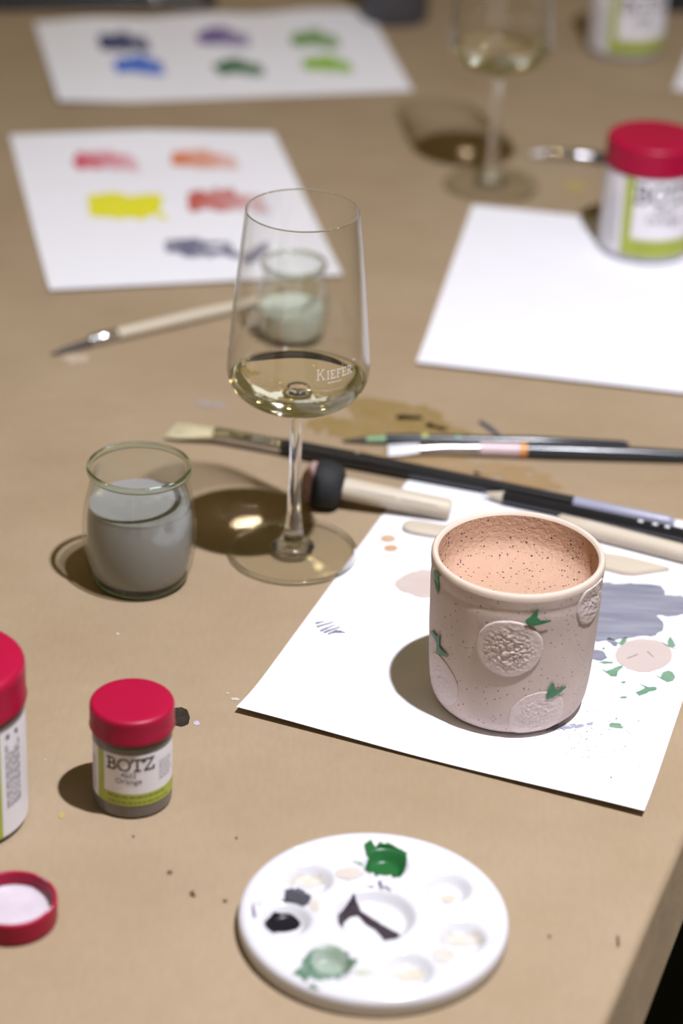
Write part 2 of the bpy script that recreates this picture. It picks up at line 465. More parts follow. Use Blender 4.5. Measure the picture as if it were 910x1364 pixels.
def dome(cx, cy, sdf, bbox, h, mat, name, label, res=1.0):
    V, F = mark(sdf, bbox, res, lambda x, y: at(x, y, 0.0002 + h * min(1.0, max(0.0, float(-sdf(np.array([x]), np.array([y]))[0])) / 4.0)))
    o = mesh_ob(name, V, up_faces(V, F), mat, cover); o['label'] = label; return o
dome(243, 955, rough(s_ell(239, 955, 14, 13), 1.6, 7, 7, 3), (218, 936, 262, 974), 0.0008, wet, 'paint_drop', 'wet black paint drop')
white_bit = paint_mat('cream_paint_flake', (0.48, 0.43, 0.36), 0.1)
for x, y, rx, ry, mm in ((313, 931, 6, 2, white_bit), (304, 923, 2.5, 1, white_bit), (157, 844, 2.2, 1.6, white_bit), (60, 1012, 1.2, 1.2, white_bit),
                        (226, 1162, 3.5, 3, dk), (256, 1190, 3, 4, dk), (300, 1200, 3, 2.5, dk), (259, 1193, 2, 2, dk), (178, 1114, 1.6, 1.6, dk), (823, 1249, 2, 3, dk), (823.5, 1256, 2, 5, dk),
                        (732, 1247, 2.2, 2, dk), (82, 1086, 4, 5, yl), (262, 963, 4, 3, paint_mat('lilac_fleck', (0.4, 0.36, 0.5), 0.2)), (130, 1010, .9, .9, white_bit), (35, 1055, 1.2, 1.2, white_bit), (315, 1116, 1.5, 1.5, dk)):
    cover_mark('paint_fleck', rough(s_ell(x, y, rx, ry), 0.5, 2.5, 2.5, int(x)), (x - rx * 2 - 1, y - ry * 2 - 1, x + rx * 2 + 1, y + ry * 2 + 1), mm, 0.45)

# ------------------------------------------------------------------ paper sheets
class Sheet:
    def __init__(s, name, BL, BR, TR, TL, label, zf, nu=28, nv=34, thick=0.00022, group=None):
        s.c = [Vector((p.x, p.y, 0)) for p in (BL, BR, TR, TL)]; s.zf = zf
        V, F = [], []
        for lay in (0, 1):
            for j in range(nv + 1):
                for i in range(nu + 1):
                    p = s.pos(i / nu, j / nv); V.append((p.x, p.y, p.z + 0.0003 - (thick if lay else 0)))
        n = (nu + 1) * (nv + 1)
        for j in range(nv):
            for i in range(nu):
                a = j * (nu + 1) + i
                F.append((a, a + 1, a + nu + 2, a + nu + 1)); F.append((n + a, n + a + nu + 1, n + a + nu + 2, n + a + 1))
        ring = [i for i in range(nu)] + [j * (nu + 1) + nu for j in range(nv)] + [nv * (nu + 1) + i for i in range(nu, 0, -1)] + [j * (nu + 1) for j in range(nv, 0, -1)]
        for k in range(len(ring)):
            a, b = ring[k], ring[(k + 1) % len(ring)]; F.append((a, n + a, n + b, b))
        ctr = sum(s.c, Vector()) / 4
        s.o = tag(mesh_ob(name, V, F, M['paper'], origin=ctr), label, 'paper', group or 'sheets of white paper on the table')
        sharp(s.o, 50)
    def pos(s, u, v):
        a, b, c, d = s.c
        p = a * (1 - u) * (1 - v) + b * u * (1 - v) + c * u * v + d * (1 - u) * v
        return Vector((p.x, p.y, s.zf(u, v)))
    def uv(s, P):
        a, b, c, d = s.c; u = v = 0.5
        for _ in range(4):
            p = s.pos(u, v); du = (b - a) * (1 - v) + (c - d) * v; dv = (d - a) * (1 - u) + (c - b) * u
            ex, ey = P.x - p.x, P.y - p.y; det = du.x * dv.y - du.y * dv.x
            u += (ex * dv.y - ey * dv.x) / det; v += (du.x * ey - du.y * ex) / det
        return u, v
    def surf(s, px, py, dz=0.0002):
        P = at(px, py, 0.0003); u, v = s.uv(P); u = min(1, max(0, u)); v = min(1, max(0, v))
        z = s.zf(u, v) + 0.0003
        if z > 0.0009:
            P = at(px, py, z); u, v = s.uv(P); u = min(1, max(0, u)); v = min(1, max(0, v))
        q = s.pos(u, v); return Vector((q.x, q.y, q.z + 0.0003 + dz))
    def mark(s, name, sdf, bbox, mat, res=1.2, label=None, dz=0.00015, kind=None):
        V, F = mark(sdf, bbox, res, lambda x, y: s.surf(x, y, dz))
        if not F: return
        o = mesh_ob(name, V, up_faces(V, F), mat, s.o)
        if label: o['label'] = label
        if kind: o['kind'] = kind
        return o

far_sheet = Sheet('test_paper', at(78, 140), at(550, 121), at(490, 13), at(46, 30),
    'white paper with blue, purple and green paint swatches, farthest back', lambda u, v: 0.0025 * (sin(3 * pi * u) ** 2) * v + 0.0035 * max(0, 1 - u * 5) * (1 - v))
mid_sheet = Sheet('test_paper', at(66, 390), at(457, 370), at(365, 177), at(13, 180),
    'white paper with red, orange, yellow and navy paint swatches behind the wine glass', lambda u, v: 0.003 * max(0, v - 0.8) * 5 * (1 - abs(2 * u - 1)) + 0.002 * (1 - v) ** 4)
BL3 = at(554, 487); BR3 = at(912, 528); dx3 = (BR3 - BL3).normalized(); dy3 = (at(630, 273) - BL3)
blank_sheet = Sheet('blank_paper', BL3, BL3 + dx3 * 0.212, BL3 + dx3 * 0.212 + dy3, BL3 + dy3,
    'blank white paper at the right with a large pink lidded jar standing on it', lambda u, v: 0.0022 * (max(0, 1 - v * 6)) ** 2)
BLm, BRm = at(315, 946), at(858, 1086); TLm = BLm + (at(548, 634) - BLm).normalized() * 0.272
TRm = BRm + (at(912, 926) - BRm).normalized() * 0.284
mug_sheet = Sheet('sketch_paper', at(315, 941, 0.004), at(858, 1082, 0.003), TRm, TLm,
    'white paper under the clay mug with grey, green and peach paint trials', lambda u, v: 0.0036 * max(0, 1 - v * 7) ** 2 * (0.75 + 0.25 * cos(2 * pi * u)))
cb = at(897, 119); ce = at(916, 72)
d5 = (ce - cb).normalized(); r5 = Vector((d5.y, -d5.x, 0))
corner_sheet = Sheet('blank_paper', cb, cb + r5 * 0.21, cb + r5 * 0.21 + d5 * 0.297, cb + d5 * 0.297,
    'white paper cut off by the right border, only one corner showing', lambda u, v: 0.0)

# swatches: overlapping zigzag brush strokes
def swatch(sheet, cx, cy, wd, ht, col, thin, label, seed, tail=True):
    ht *= 1.22
    fs = [s_cap(cx - wd * .42, cy - ht * .05, cx + wd * .02, cy - ht * .22, ht * .24),
          s_cap(cx - wd * .40, cy + ht * .12, cx + wd * .10, cy - ht * .02, ht * .24),
          s_cap(cx - wd * .05, cy - ht * .10, cx + wd * .36, cy + ht * .02, ht * .22),
          s_cap(cx - wd * .10, cy + ht * .10, cx + wd * .40, cy + ht * .20, ht * .22)]
    if tail: fs.append(s_cap(cx + wd * .3, cy + ht * .15, cx + wd * .48, cy + ht * .33, ht * .16, ht * .09))
    sheet.mark('paint_swatch', rough(union(*fs), ht * .09, wd * .09, ht * .2, seed), (cx - wd * .7, cy - ht, cx + wd * .7, cy + ht),
               paint_mat('swatch_' + label.split()[0], col, thin, stretch=(0.6, 1.6, 1), sc=90, fade=.5), 1.3, label)
swatch(far_sheet, 166, 56, 68, 26, (0.03, 0.035, 0.14), .12, 'navy swatch', 1)
swatch(far_sheet, 186, 87, 66, 24, (0.02, 0.13, 0.62), .15, 'blue swatch', 2)
swatch(far_sheet, 299, 50, 68, 25, (0.11, 0.05, 0.26), .3, 'purple swatch', 3)
swatch(far_sheet, 319, 90, 62, 24, (0.02, 0.13, 0.04), .15, 'dark green swatch', 4)
swatch(far_sheet, 420, 52, 62, 24, (0.12, 0.29, 0.05), .2, 'leaf green swatch', 5)
swatch(far_sheet, 438, 86, 66, 22, (0.25, 0.48, 0.02), .15, 'lime green swatch', 6)
swatch(mid_sheet, 143, 215, 88, 26, (0.60, 0.05, 0.10), .6, 'crimson swatch', 7)
swatch(mid_sheet, 272, 213, 92, 26, (0.66, 0.17, 0.04), .55, 'orange swatch', 8)
mid_sheet.mark('paint_swatch', rough(union(s_cap(126, 268, 160, 265, 9), s_cap(130, 279, 205, 277, 10), s_cap(165, 270, 208, 268, 9), s_cap(200, 283, 221, 291, 5, 3), s_cap(124, 283, 190, 285, 7)), 2, 7, 6, 3), (100, 240, 240, 310),
               paint_mat('swatch_yellow', (0.74, 0.70, 0.005), .08), 1.3, 'yellow swatch')
swatch(mid_sheet, 304, 268, 110, 32, (0.48, 0.04, 0.015), .6, 'brick red swatch', 10)
mid_sheet.mark('paint_swatch', rough(minus(union(s_cap(228, 328, 270, 328, 9), s_cap(250, 334, 300, 331, 10), s_cap(290, 335, 335, 343, 5, 3), s_cap(330, 346, 352, 330, 8, 6)), s_ell(282, 330, 14, 2.2)), 2, 7, 5, 3), (210, 305, 372, 365),
               paint_mat('swatch_navy_wash', (0.03, 0.03, 0.12), .4), 1.3, 'navy swatch')
# faint pencilled boxes round the swatches
pencil_faint = paint_mat('faint_pencil', (0.66, 0.65, 0.70), .3)

# trials on the mug's sheet
gm = paint_mat('grey_wash', (0.165, 0.168, 0.225), .18, stretch=(0.15, 1.2, 1), sc=150)
mug_sheet.mark('paint_swatch', rough(union(s_poly([(770, 776), (862, 777), (881, 781), (886, 790), (881, 797), (770, 797)]), s_poly([(770, 793), (905, 793), (918, 796), (918, 820), (770, 822)]),
               s_poly([(770, 818), (874, 818), (885, 832), (882, 841), (872, 846), (800, 854), (770, 856)])), 1.6, 10, 4, 2), (765, 770, 925, 860), gm, 1.2, 'broad grey wash')
mug_sheet.mark('paint_swatch', rough(s_ell(795, 873, 13, 7.5, .2), 1, 6, 4, 5), (775, 860, 815, 886), gm, .8, 'small grey dab')
mug_sheet.mark('paint_swatch', rough(s_cap(812, 853, 819, 858, 3), 1, 4, 3, 5), (805, 846, 826, 866), gm, .8, 'small grey dab')
peach = paint_mat('peach_wash', (0.50, 0.415, 0.385), .08, sc=40); peach2 = paint_mat('peach_blot', (0.50, 0.40, 0.36), .22, sc=60)
mug_sheet.mark('paint_disc', rough(s_ell(858, 873, 38, 22), .7, 12, 8, 3), (812, 845, 903, 900), peach, 1.2, 'peach painted circle')
mug_sheet.mark('paint_blot', rough(union(s_ell(566, 778, 30, 19), s_ell(542, 779, 15, 11)), 1.6, 12, 8, 6), (515, 750, 615, 806), peach2, 1.2, 'pale peach blot')
om = paint_mat('orange_dab', (0.52, 0.32, 0.17), .12, sc=100)
mug_sheet.mark('paint_dab', rough(s_ell(517, 717.5, 10.5, 5), .6, 5, 4, 1), (500, 708, 535, 728), om, .8, 'orange dab')
mug_sheet.mark('paint_dab', rough(s_ell(521, 730.5, 9, 4.5), .6, 5, 4, 2), (505, 722, 538, 740), om, .8, 'orange dab')
lg = paint_mat('thin_green_paint', (0.10, 0.235, 0.125), .15, sc=120)
K = 5.457
def cp(pts): return [(770 + x / K, 740 + y / K) for x, y in pts]
leaves = [[(250, 605), (275, 625), (300, 635), (320, 610), (335, 595), (357, 598), (355, 620), (330, 645), (315, 655), (280, 632)],
          [(650, 630), (668, 585), (690, 610), (712, 660), (690, 670), (655, 652)], [(595, 625), (640, 645), (728, 688), (690, 675), (640, 655)],
          [(148, 777), (200, 767), (258, 774), (250, 785), (190, 789)],
          [(168, 822), (205, 840), (245, 825), (300, 803), (328, 800), (325, 815), (295, 840), (280, 882), (240, 878), (200, 850)],
          [(532, 852), (600, 885), (618, 848), (655, 836), (690, 850), (708, 885), (690, 912), (650, 922), (600, 895)],
          [(430, 926), (505, 955), (540, 955), (575, 958), (570, 980), (520, 990), (480, 1010), (445, 1022), (418, 995), (470, 975), (490, 962)],
          [(222, 1228), (250, 1216), (310, 1220), (318, 1240), (332, 1258), (280, 1256), (230, 1246)]]
for L in leaves:
    P = cp(L); xs = [p[0] for p in P]; ys = [p[1] for p in P]
    mug_sheet.mark('painted_leaf', rough(s_poly(P), .35, 3, 3, len(P)), (min(xs) - 2, min(ys) - 2, max(xs) + 2, max(ys) + 2), lg, .5, 'green leaf shape')
for x, y, rx, ry in ((186, 677, 13, 8), (331, 922, 17, 9), (333, 1032, 27, 9)):
    mug_sheet.mark('paint_dab', rough(s_ell(770 + x / K, 740 + y / K, rx / K, ry / K), .2, 2, 2, 3), (770 + (x - rx * 1.5) / K, 740 + (y - ry * 2) / K, 770 + (x + rx * 1.5) / K, 740 + (y + ry * 2) / K), lg, .4, 'green dab')
pen = paint_mat('dark_grey_pencil', (0.10, 0.10, 0.15), .2, sc=300)
scr = [s_cap(770 + 358 / K, 740 + 748 / K, 770 + 435 / K, 740 + 720 / K, .35), s_cap(770 + 503 / K, 740 + 698 / K, 770 + 548 / K, 740 + 738 / K, .35)]
mug_sheet.mark('pencil_line', union(*scr), (834, 866, 872, 879), pen, .4, 'two short pencil lines')
Kx = 2.844
sp = lambda x, y: (300 + x / Kx, 600 + y / Kx)
ln = [(345, 655, 375, 648), (350, 668, 412, 650), (362, 684, 418, 660), (375, 690, 436, 668), (392, 696, 425, 680), (425, 688, 455, 690), (405, 690, 440, 684)]
mug_sheet.mark('pencil_scribble', rough(union(*[s_cap(*sp(a, b), *sp(c, d), 1.3, .6) for a, b, c, d in ln]), .3, 2, 2, 1), (415, 822, 466, 848), pen, .5, 'dark pencil scribble')
mug_sheet.mark('paint_smear', rough(union(s_cap(730, 969, 752, 967, 4.5, 3), s_cap(750, 970, 792, 963, 2.5, .6)), 2.0, 4, 2.5, 3), (715, 955, 800, 982), paint_mat('dry_grey_smear', (0.20, 0.20, 0.27), .4, sc=500), .6, 'dry grey smear')
mug_sheet.mark('corner_fray', rough(s_ell(319, 932, 5, 3), 1, 3, 3, 1), (312, 926, 328, 938), M['paper'], .6)
rng = random.Random(3); fl = []
for k in range(120):
    x, y = rng.gauss(800, 40), rng.gauss(985, 28)
    if 735 < x < 880 and 930 < y < 1060: fl.append((x, y, abs(rng.gauss(0, .5)) + .35))
for x, y in ((200, 943), (232, 1005), (742, 383), (600, 245)): fl.append((*sp(x, y), .9))
V, F = [], []
for x, y, r in fl:
    b = len(V); V += [mug_sheet.surf(x + r * cos(a * pi / 3), y + .6 * r * sin(a * pi / 3), .00015) for a in range(6)]; F.append(tuple(range(b, b + 6)))
o = mesh_ob('paint_spatter', V, up_faces(V, F), pen, mug_sheet.o); o['kind'] = 'stuff'; o['label'] = 'fine grey paint spatter'

# ------------------------------------------------------------------ lettering
def glyph(ch):
    A = lambda cx, cy, rx, ry, a0, a1, n=12: [(cx + rx * cos(radians(a0 + (a1 - a0) * i / n)), cy + ry * sin(radians(a0 + (a1 - a0) * i / n))) for i in range(n + 1)]
    G = {'B': (.80, [[(.17, 0), (.17, 1)], [(0, 0), (.40, 0)], [(0, 1), (.38, 1)], [(.17, .53), (.42, .53)], A(.40, .765, .24, .235, 90, -90), A(.42, .265, .30, .265, 90, -90)]),
         'O': (1.02, [A(.51, .5, .47, .5, 0, 360, 28)]),
         'T': (.88, [[(.44, 0), (.44, 1)], [(.02, 1), (.86, 1)], [(.02, 1), (.02, .78)], [(.86, 1), (.86, .78)], [(.24, 0), (.64, 0)]]),
         'Z': (.82, [[(.06, 1), (.76, 1)], [(.76, 1), (.06, 0)], [(.06, 0), (.78, 0)], [(.06, 1), (.06, .78)], [(.78, 0), (.78, .24)]]),
         'K': (.85, [[(.15, 0), (.15, 1)], [(.03, 0), (.27, 0)], [(.03, 1), (.27, 1)], [(.15, .42), (.66, 1)], [(.36, .60), (.70, 0)], [(.52, 1), (.76, 1)], [(.58, 0), (.82, 0)]]),
         'I': (.36, [[(.17, 0), (.17, 1)], [(.04, 0), (.30, 0)], [(.04, 1), (.30, 1)]]),
         'E': (.68, [[(.14, 0), (.14, 1)], [(.02, 1), (.58, 1)], [(.14, .52), (.46, .52)], [(.02, 0), (.60, 0)], [(.58, 1), (.58, .82)], [(.60, 0), (.60, .2)]]),
         'F': (.64, [[(.14, 0), (.14, 1)], [(.02, 1), (.56, 1)], [(.14, .52), (.44, .52)], [(.02, 0), (.28, 0)], [(.56, 1), (.56, .82)]]),
         'R': (.78, [[(.14, 0), (.14, 1)], [(.02, 0), (.28, 0)], [(.02, 1), (.36, 1)], [(.14, .5), (.38, .5)], A(.36, .75, .24, .25, 90, -90), [(.38, .5), (.66, 0)], [(.58, 0), (.76, 0)]])}
    return G[ch]
def strokes(word, size, wt, gap=.10, caps=None):
    """quads of the lettering in 2D (u right, v up), plus its width"""
    Q, x = [], 0
    for i, ch in enumerate(word):
        wd, pl = glyph(ch); s = size * (caps[i] if caps else 1)
        for line in pl:
            pts = []
            for (a, b), (c, d) in zip(line, line[1:]):
                n = max(1, int(math.hypot(c - a, d - b) / .2))
                pts += [(a + (c - a) * k / n, b + (d - b) * k / n) for k in range(n)]
            pts.append(line[-1])
            pts = [(x + a * s, b * s) for a, b in pts]
            for (a, b), (c, d) in zip(pts, pts[1:]):
                L = math.hypot(c - a, d - b); tx, ty = (c - a) / L, (d - b) / L; e = wt * .45
                a2, b2, c2, d2 = a - tx * e, b - ty * e, c + tx * e, d + ty * e
                nx, ny = -ty * wt / 2, tx * wt / 2
                Q.append(((a2 - nx, b2 - ny), (c2 - nx, d2 - ny), (c2 + nx, d2 + ny), (a2 + nx, b2 + ny)))
        x += (wd + gap) * s
    return Q, x
def font_tris(text, size):
    cu = bpy.data.curves.new('t', 'FONT'); cu.body = text; cu.size = size; cu.resolution_u = 2; cu.align_x = 'CENTER'
    ob = bpy.data.objects.new('t', cu); COL.objects.link(ob)
    bpy.context.view_layer.update()
    me = ob.evaluated_get(bpy.context.evaluated_depsgraph_get()).to_mesh()
    vs_ = [(v.co.x, v.co.y) for v in me.vertices]; fs_ = [tuple(p.vertices) for p in me.polygons]
    ob.evaluated_get(bpy.context.evaluated_depsgraph_get()).to_mesh_clear()
    bpy.data.objects.remove(ob); bpy.data.curves.remove(cu)
    return vs_, fs_
def word_rows(u0, u1, v0, v1, rows, h, seed, fill=.8):
    """rows of tiny word-like dashes"""
    g = random.Random(seed); Q = []
    for k in range(rows):
        v = v1 - (v1 - v0) * k / max(1, rows - 1); u = u0; end = u0 + (u1 - u0) * g.uniform(.7, 1.0)
        while u < end:
            L = g.uniform(1.2, 4.0) * h; Q.append(((u, v - h / 2), (min(u + L, end), v - h / 2), (min(u + L, end), v + h / 2), (u, v + h / 2))); u += L + h * .9
    return Q

# ------------------------------------------------------------------ glaze jars with pink lids
class Cyl:
    def __init__(s, c, R, face): s.c = Vector(c); s.R = R; s.face = face      # face: direction of phi=0
    def p(s, phi, z, off=0.0):
        a = s.face + phi
        return Vector((s.c.x + (s.R + off) * cos(a), s.c.y + (s.R + off) * sin(a), s.c.z + z))
    def quads(s, Q, phi0, z0, off):
        V, F = [], []
        for q in Q:
            b = len(V); V += [s.p(phi0 + u / s.R, z0 + v, off) for u, v in q]; F.append((b, b + 1, b + 2, b + 3))
        return V, F
    def band(s, a0, a1, z0, z1, off, n=None):
        n = n or max(2, int(abs(a1 - a0) / .09)); V, F = [], []
        for i in range(n + 1):
            a = a0 + (a1 - a0) * i / n; V += [s.p(a, z0, off), s.p(a, z1, off)]
        for i in range(n): F.append((2 * i, 2 * i + 2, 2 * i + 3, 2 * i + 1))
        return V, F

def lid_profile(R, z0, z1):
    e = (z1 - z0) * .16
    return [(R * .90, z0), (R * .985, z0), (R, z0 + e * .4), (R * .985, z0 + e), (R * .985, z1 - e * 1.2)] + arc(R * .985 - e, z1 - e * 1.1, e, 0, 90, 5, e * 1.1) + [(R * .6, z1 + .0001), (0, z1)]

def glaze_jar(base, R, H, lidR, lidH, body_mat, turn, label, text=True, dz=0.0, layout='front', lab=(0.0077, 0.0352), group=None, has_label=True):
    base = Vector((base.x, base.y, dz)); face = atan2(-base.y, -base.x) + turn
    root = thing('glaze_jar', base, label, 'jar', group or 'glaze jars on the table')
    zl = H - lidH
    bp = [(0, .0004), (R * .82, 0)] + arc(R - R * .12, R * .12, R * .12, -90, 0, 5) + [(R, zl - .003)] + arc(R - .003, zl - .003, .003, 0, 70, 3) + [(R * .86, zl + .001), (R * .86, H - .002), (0, H - .002)]
    V, F = lathe(bp, 64, base); sharp(mesh_ob('jar_body', V, F, body_mat, root), 40)
    V, F = lathe(lid_profile(lidR, zl, H), 72, base); sharp(mesh_ob('lid', V, F, M['lid'], root), 40)
    if not has_label: return root
    cy_ = Cyl(base, R, face); k = R / .0183; z0, z1 = lab; zb = z0 + (z1 - z0) * .235
    D = radians
    L = mesh_ob('label', *cy_.band(D(-105), D(112), z0, z1, .00012), M['label'], root); L['label'] = 'white printed label with a green border'
    if layout == 'front':
        mesh_ob('green_band', *cy_.band(D(-58), D(-45), z0, z1, .0002), M['green_band'], L)
        mesh_ob('green_band', *cy_.band(D(-45), D(112), z0, zb, .0002), M['green_band'], L)
        hh = (z1 - z0) * .215
        Q, wd = strokes('BOTZ', hh, hh * .15, .08)
        zt = z0 + (z1 - z0) * .71
        V, F = cy_.quads(Q, -wd / R / 2 - D(2.5), zt, .0003); o = mesh_ob('lettering', V, F, M['ink'], L); o['label'] = 'word BOTZ'
        for txt, sz, zz in (('4602', .105, .565), ('Orange', .118, .445)):
            vs_, fs_ = font_tris(txt, (z1 - z0) * sz * 1.25)
            mesh_ob('lettering', [cy_.p(D(-6) + u / R, z0 + (z1 - z0) * zz + v, .0003) for u, v in vs_], fs_, M['ink'], L)
        V, F = cy_.quads(word_rows(0, R * D(34), 0, (z1 - z0) * .33, 6, .0006 * k, 4), D(41), z0 + (z1 - z0) * .45, .0003)
        o = mesh_ob('small_print', V, F, M['ink_soft'], L); o['kind'] = 'stuff'
        V, F = cy_.quads(word_rows(0, R * D(100), 0, (z1 - z0) * .11, 2, .0008 * k, 5), D(-38), z0 + (z1 - z0) * .065, .0003)
        o = mesh_ob('small_print', V, F, M['ink_green'], L); o['kind'] = 'stuff'
        V, F = cy_.quads([tuple((v * .8, u * 1.0) for u, v in q)[::-1] for q in word_rows(0, (z1 - z0) * .8, 0, R * D(22), 5, .0005 * k, 9)], D(-84), z0 + (z1 - z0) * .1, .0003)
        o = mesh_ob('small_print', V, F, M['ink_soft'], L); o['kind'] = 'stuff'
    else:
        mesh_ob('green_band', *cy_.band(D(33), D(46), z0, z1, .0002), M['green_band'], L)
        mesh_ob('green_band', *cy_.band(D(-105), D(33), z0, zb, .0002), M['green_band'], L)
        V, F = cy_.quads([tuple((v * 1.0, u) for u, v in q)[::-1] for q in word_rows(0, (z1 - z0) * .62, 0, R * D(16), 5, .0007 * k, 2)], D(53), z0 + (z1 - z0) * .26, .0003)
        o = mesh_ob('small_print', V, F, M['ink_soft'], L); o['kind'] = 'stuff'
        V, F = cy_.quads([((0, 0), (R * D(15), 0), (R * D(15), .0025), (0, .0025))], D(53), z0 + (z1 - z0) * .91, .0003)
        mesh_ob('lettering', V, F, M['ink'], L)
    return root

glaze_jar(at(177, 1061), .0181, .0535, .0196, .0128, M['grey_glaze'], radians(0), 'small grey glaze jar with pink lid, on the bare brown paper left of the palette')
LL = (.004, .061)
glaze_jar(at(-54, 1084), .0312, .0840, .0325, .0205, M['grey_glaze'], radians(-9), 'large pink lidded glaze jar cut off by the left border', layout='side', lab=(.0035, .059))
glaze_jar(at(858, 330), .0328, .0835, .0336, .0200, M['pale_body'], radians(27), 'large pink lidded glaze jar standing on the blank white paper', dz=.0007, lab=(.005, .0620))
glaze_jar(at(831, 66), .0330, .0785, .0332, .0185, M['pale_body'], radians(33), 'large glaze jar at the top right, its lid above the border', lab=(.006, .0585))
glaze_jar(at(525, 23), .0305, .075, .032, .0185, M['dark_glaze'], 0, 'dark jar without a label at the far end, top centre', has_label=False)

# loose lid, upside down
lc = at(17, 1224)
lid = thing('jar_lid', lc, 'loose pink jar lid lying upside down below the jars, white dried glaze inside', 'lid')
R = .0193; h = .0115
V, F = lathe([(0, .0002), (R * .9, 0)] + arc(R - .0015, .0015, .0015, -90, 0, 4) + [(R, h - .001)] + arc(R - .0009, h - .0009, .0009, 0, 180, 6) + [(R - .0019, .0042), (R - .0026, .0034), (0, .0034)], 72, lc)
sharp(mesh_ob('lid_shell', V, F, M['lid'], lid), 40)
V, F = lathe([(0, .0042), (R * .55, .0043), (R - .0032, .0040), (R - .0024, .0046), (R - .0021, .0052)], 72, lc); mesh_ob('dried_glaze', V, [f[::-1] for f in F], M['lid_in'], lid)
for a0, ln_ in ((-28, 14), (40, 22)):
    V, F = [], []
    for i in range(9):
        a = radians(a0 + ln_ * i / 8); wob = .0003 * sin(i * 2.1)
        V += [(lc.x + (R - .0013 + wob) * cos(a), lc.y + (R - .0013 + wob) * sin(a), h + .00012), (lc.x + (R - .0004) * cos(a), lc.y + (R - .0004) * sin(a), h - .0002)]
    F = [(2 * i, 2 * i + 1, 2 * i + 3, 2 * i + 2) for i in range(8)]
    o = mesh_ob('glaze_smear', V, F, M['lid_in'], lid)

# ------------------------------------------------------------------ wine glasses
def wine_glass(c, label, with_text):
    g = thing('wine_glass', c, label, 'glass', 'wine glasses on the table')
    # foot: thin disc rising to the stem
    V, F = lathe([(0, .0003), (.0335, .0003)] + [(.0338, .0018), (.028, .0023), (.018, .0030), (.011, .0042), (0, .0046)], 80, c)
    sharp(mesh_ob('foot', V, F, M['foot_glass'], g), 30)
    V, F = lathe([(.0344 + .0013 * cos(radians(a)), .0015 + .0013 * sin(radians(a))) for a in range(0, 360, 36)], 96, c, closed=True); o = mesh_ob('foot_edge', V, [f for f in F], M['glass'], g)
    # stem: solid, flared at its base, running on into the bowl's base
    sp_ = spline([(.0118, .0049), (.0085, .0075), (.0058, .0125), (.0045, .020), (.0036, .034), (.0032, .052), (.0032, .070), (.0034, .0820)], 7)
    V, F = lathe([(0, .0049)] + sp_, 48, c); mesh_ob('stem', V, F, M['glass'], g)
    out = spline([(.0034, .0820), (.0042, .0862), (.0072, .0892), (.0125, .0911), (.0190, .0929), (.0272, .0962), (.0337, .1018), (.0369, .1088), (.0374, .1160), (.0361, .1320), (.0337, .1580), (.0312, .1820), (.0292, .2000)], 9)
    lvl = .1065
    kk = next(k for k, (r, z) in enumerate(out) if z > lvl)
    t = (lvl - out[kk - 1][1]) / (out[kk][1] - out[kk - 1][1]); rl = out[kk - 1][0] + t * (out[kk][0] - out[kk - 1][0])
    low = out[:kk] + [(rl, lvl)]; upp = [(rl, lvl)] + out[kk:]
    # below the wine line glass and wine are one refracting body; above it the wall is a thin shell
    V, F = lathe(low, 96, c); bl = mesh_ob('bowl_base', V, F, M['wine_body'], g); bl.cycles.is_caustics_caster = True
    V, F = lathe(upp, 96, c); mesh_ob('bowl', V, F, M['bowl_glass'], g)
    inn = [(r - .0009, z) for r, z in upp]
    V, F = lathe(inn, 96, c); mesh_ob('bowl_inner_wall', V, [f[::-1] for f in F], M['bowl_glass'], g)
    V, F = lathe([(.02875 + .00042 * cos(radians(a)), .2003 + .0004 * sin(radians(a))) for a in range(0, 360, 45)], 96, c, closed=True); mesh_ob('rim', V, F, M['glass'], g)
    V, F = lathe([(rl, lvl), (rl - .0006, lvl + .0006), (rl - .0014, lvl + .0001), (rl - .003, lvl), (rl * .5, lvl), (0, lvl)], 96, c)
    wo = mesh_ob('wine', V, F, M['wine'], g); wo['label'] = 'pale yellow white wine'; wo.cycles.is_caustics_caster = True
    if with_text:
        m, nt, b = new_mat('etched_print'); b.inputs['Base Color'].default_value = (.85, .82, .85, 1); b.inputs['Alpha'].default_value = .55; b.inputs['Roughness'].default_value = .8
        Q, wd = strokes('KIEFER', .0042, .00042, .16, [1.3, 1, 1, 1, 1, 1])
        Q += word_rows(.006, .017, -.0022, -.0022, 1, .0005, 1)
        Q += [((wd, .0062), (wd + .0022, .0062), (wd + .0022, .0067), (wd, .0067))]
        zs = np.array([z for r, z in out]); rs = np.array([r for r, z in out]); fa = atan2(-c.y, -c.x)
        V, F = [], []
        for q in Q:
            b0 = len(V)
            for u, v in q:
                z = .1225 + v; r = float(np.interp(z, zs, rs)) + .0002; a = fa + radians(15) + u / .0372
                V.append((c.x + r * cos(a), c.y + r * sin(a), c.z + z))
            F.append((b0, b0 + 1, b0 + 2, b0 + 3))
        o = mesh_ob('etched_lettering', V, F, m, g); o['label'] = 'faint white etched word KIEFER'
    return g
wine_glass(at(390, 737), 'wine glass in front, a little white wine in it, standing beside the mug paper', True)
wine_glass(at(654, 248), 'blurred wine glass at the back, its bowl cut off by the upper border', False)
key.data.cycles.is_caustics_light = True
for o in [cover, mug_sheet.o, mid_sheet.o, blank_sheet.o] + list(cover.children) + list(mug_sheet.o.children):
    o.cycles.is_caustics_receiver = True

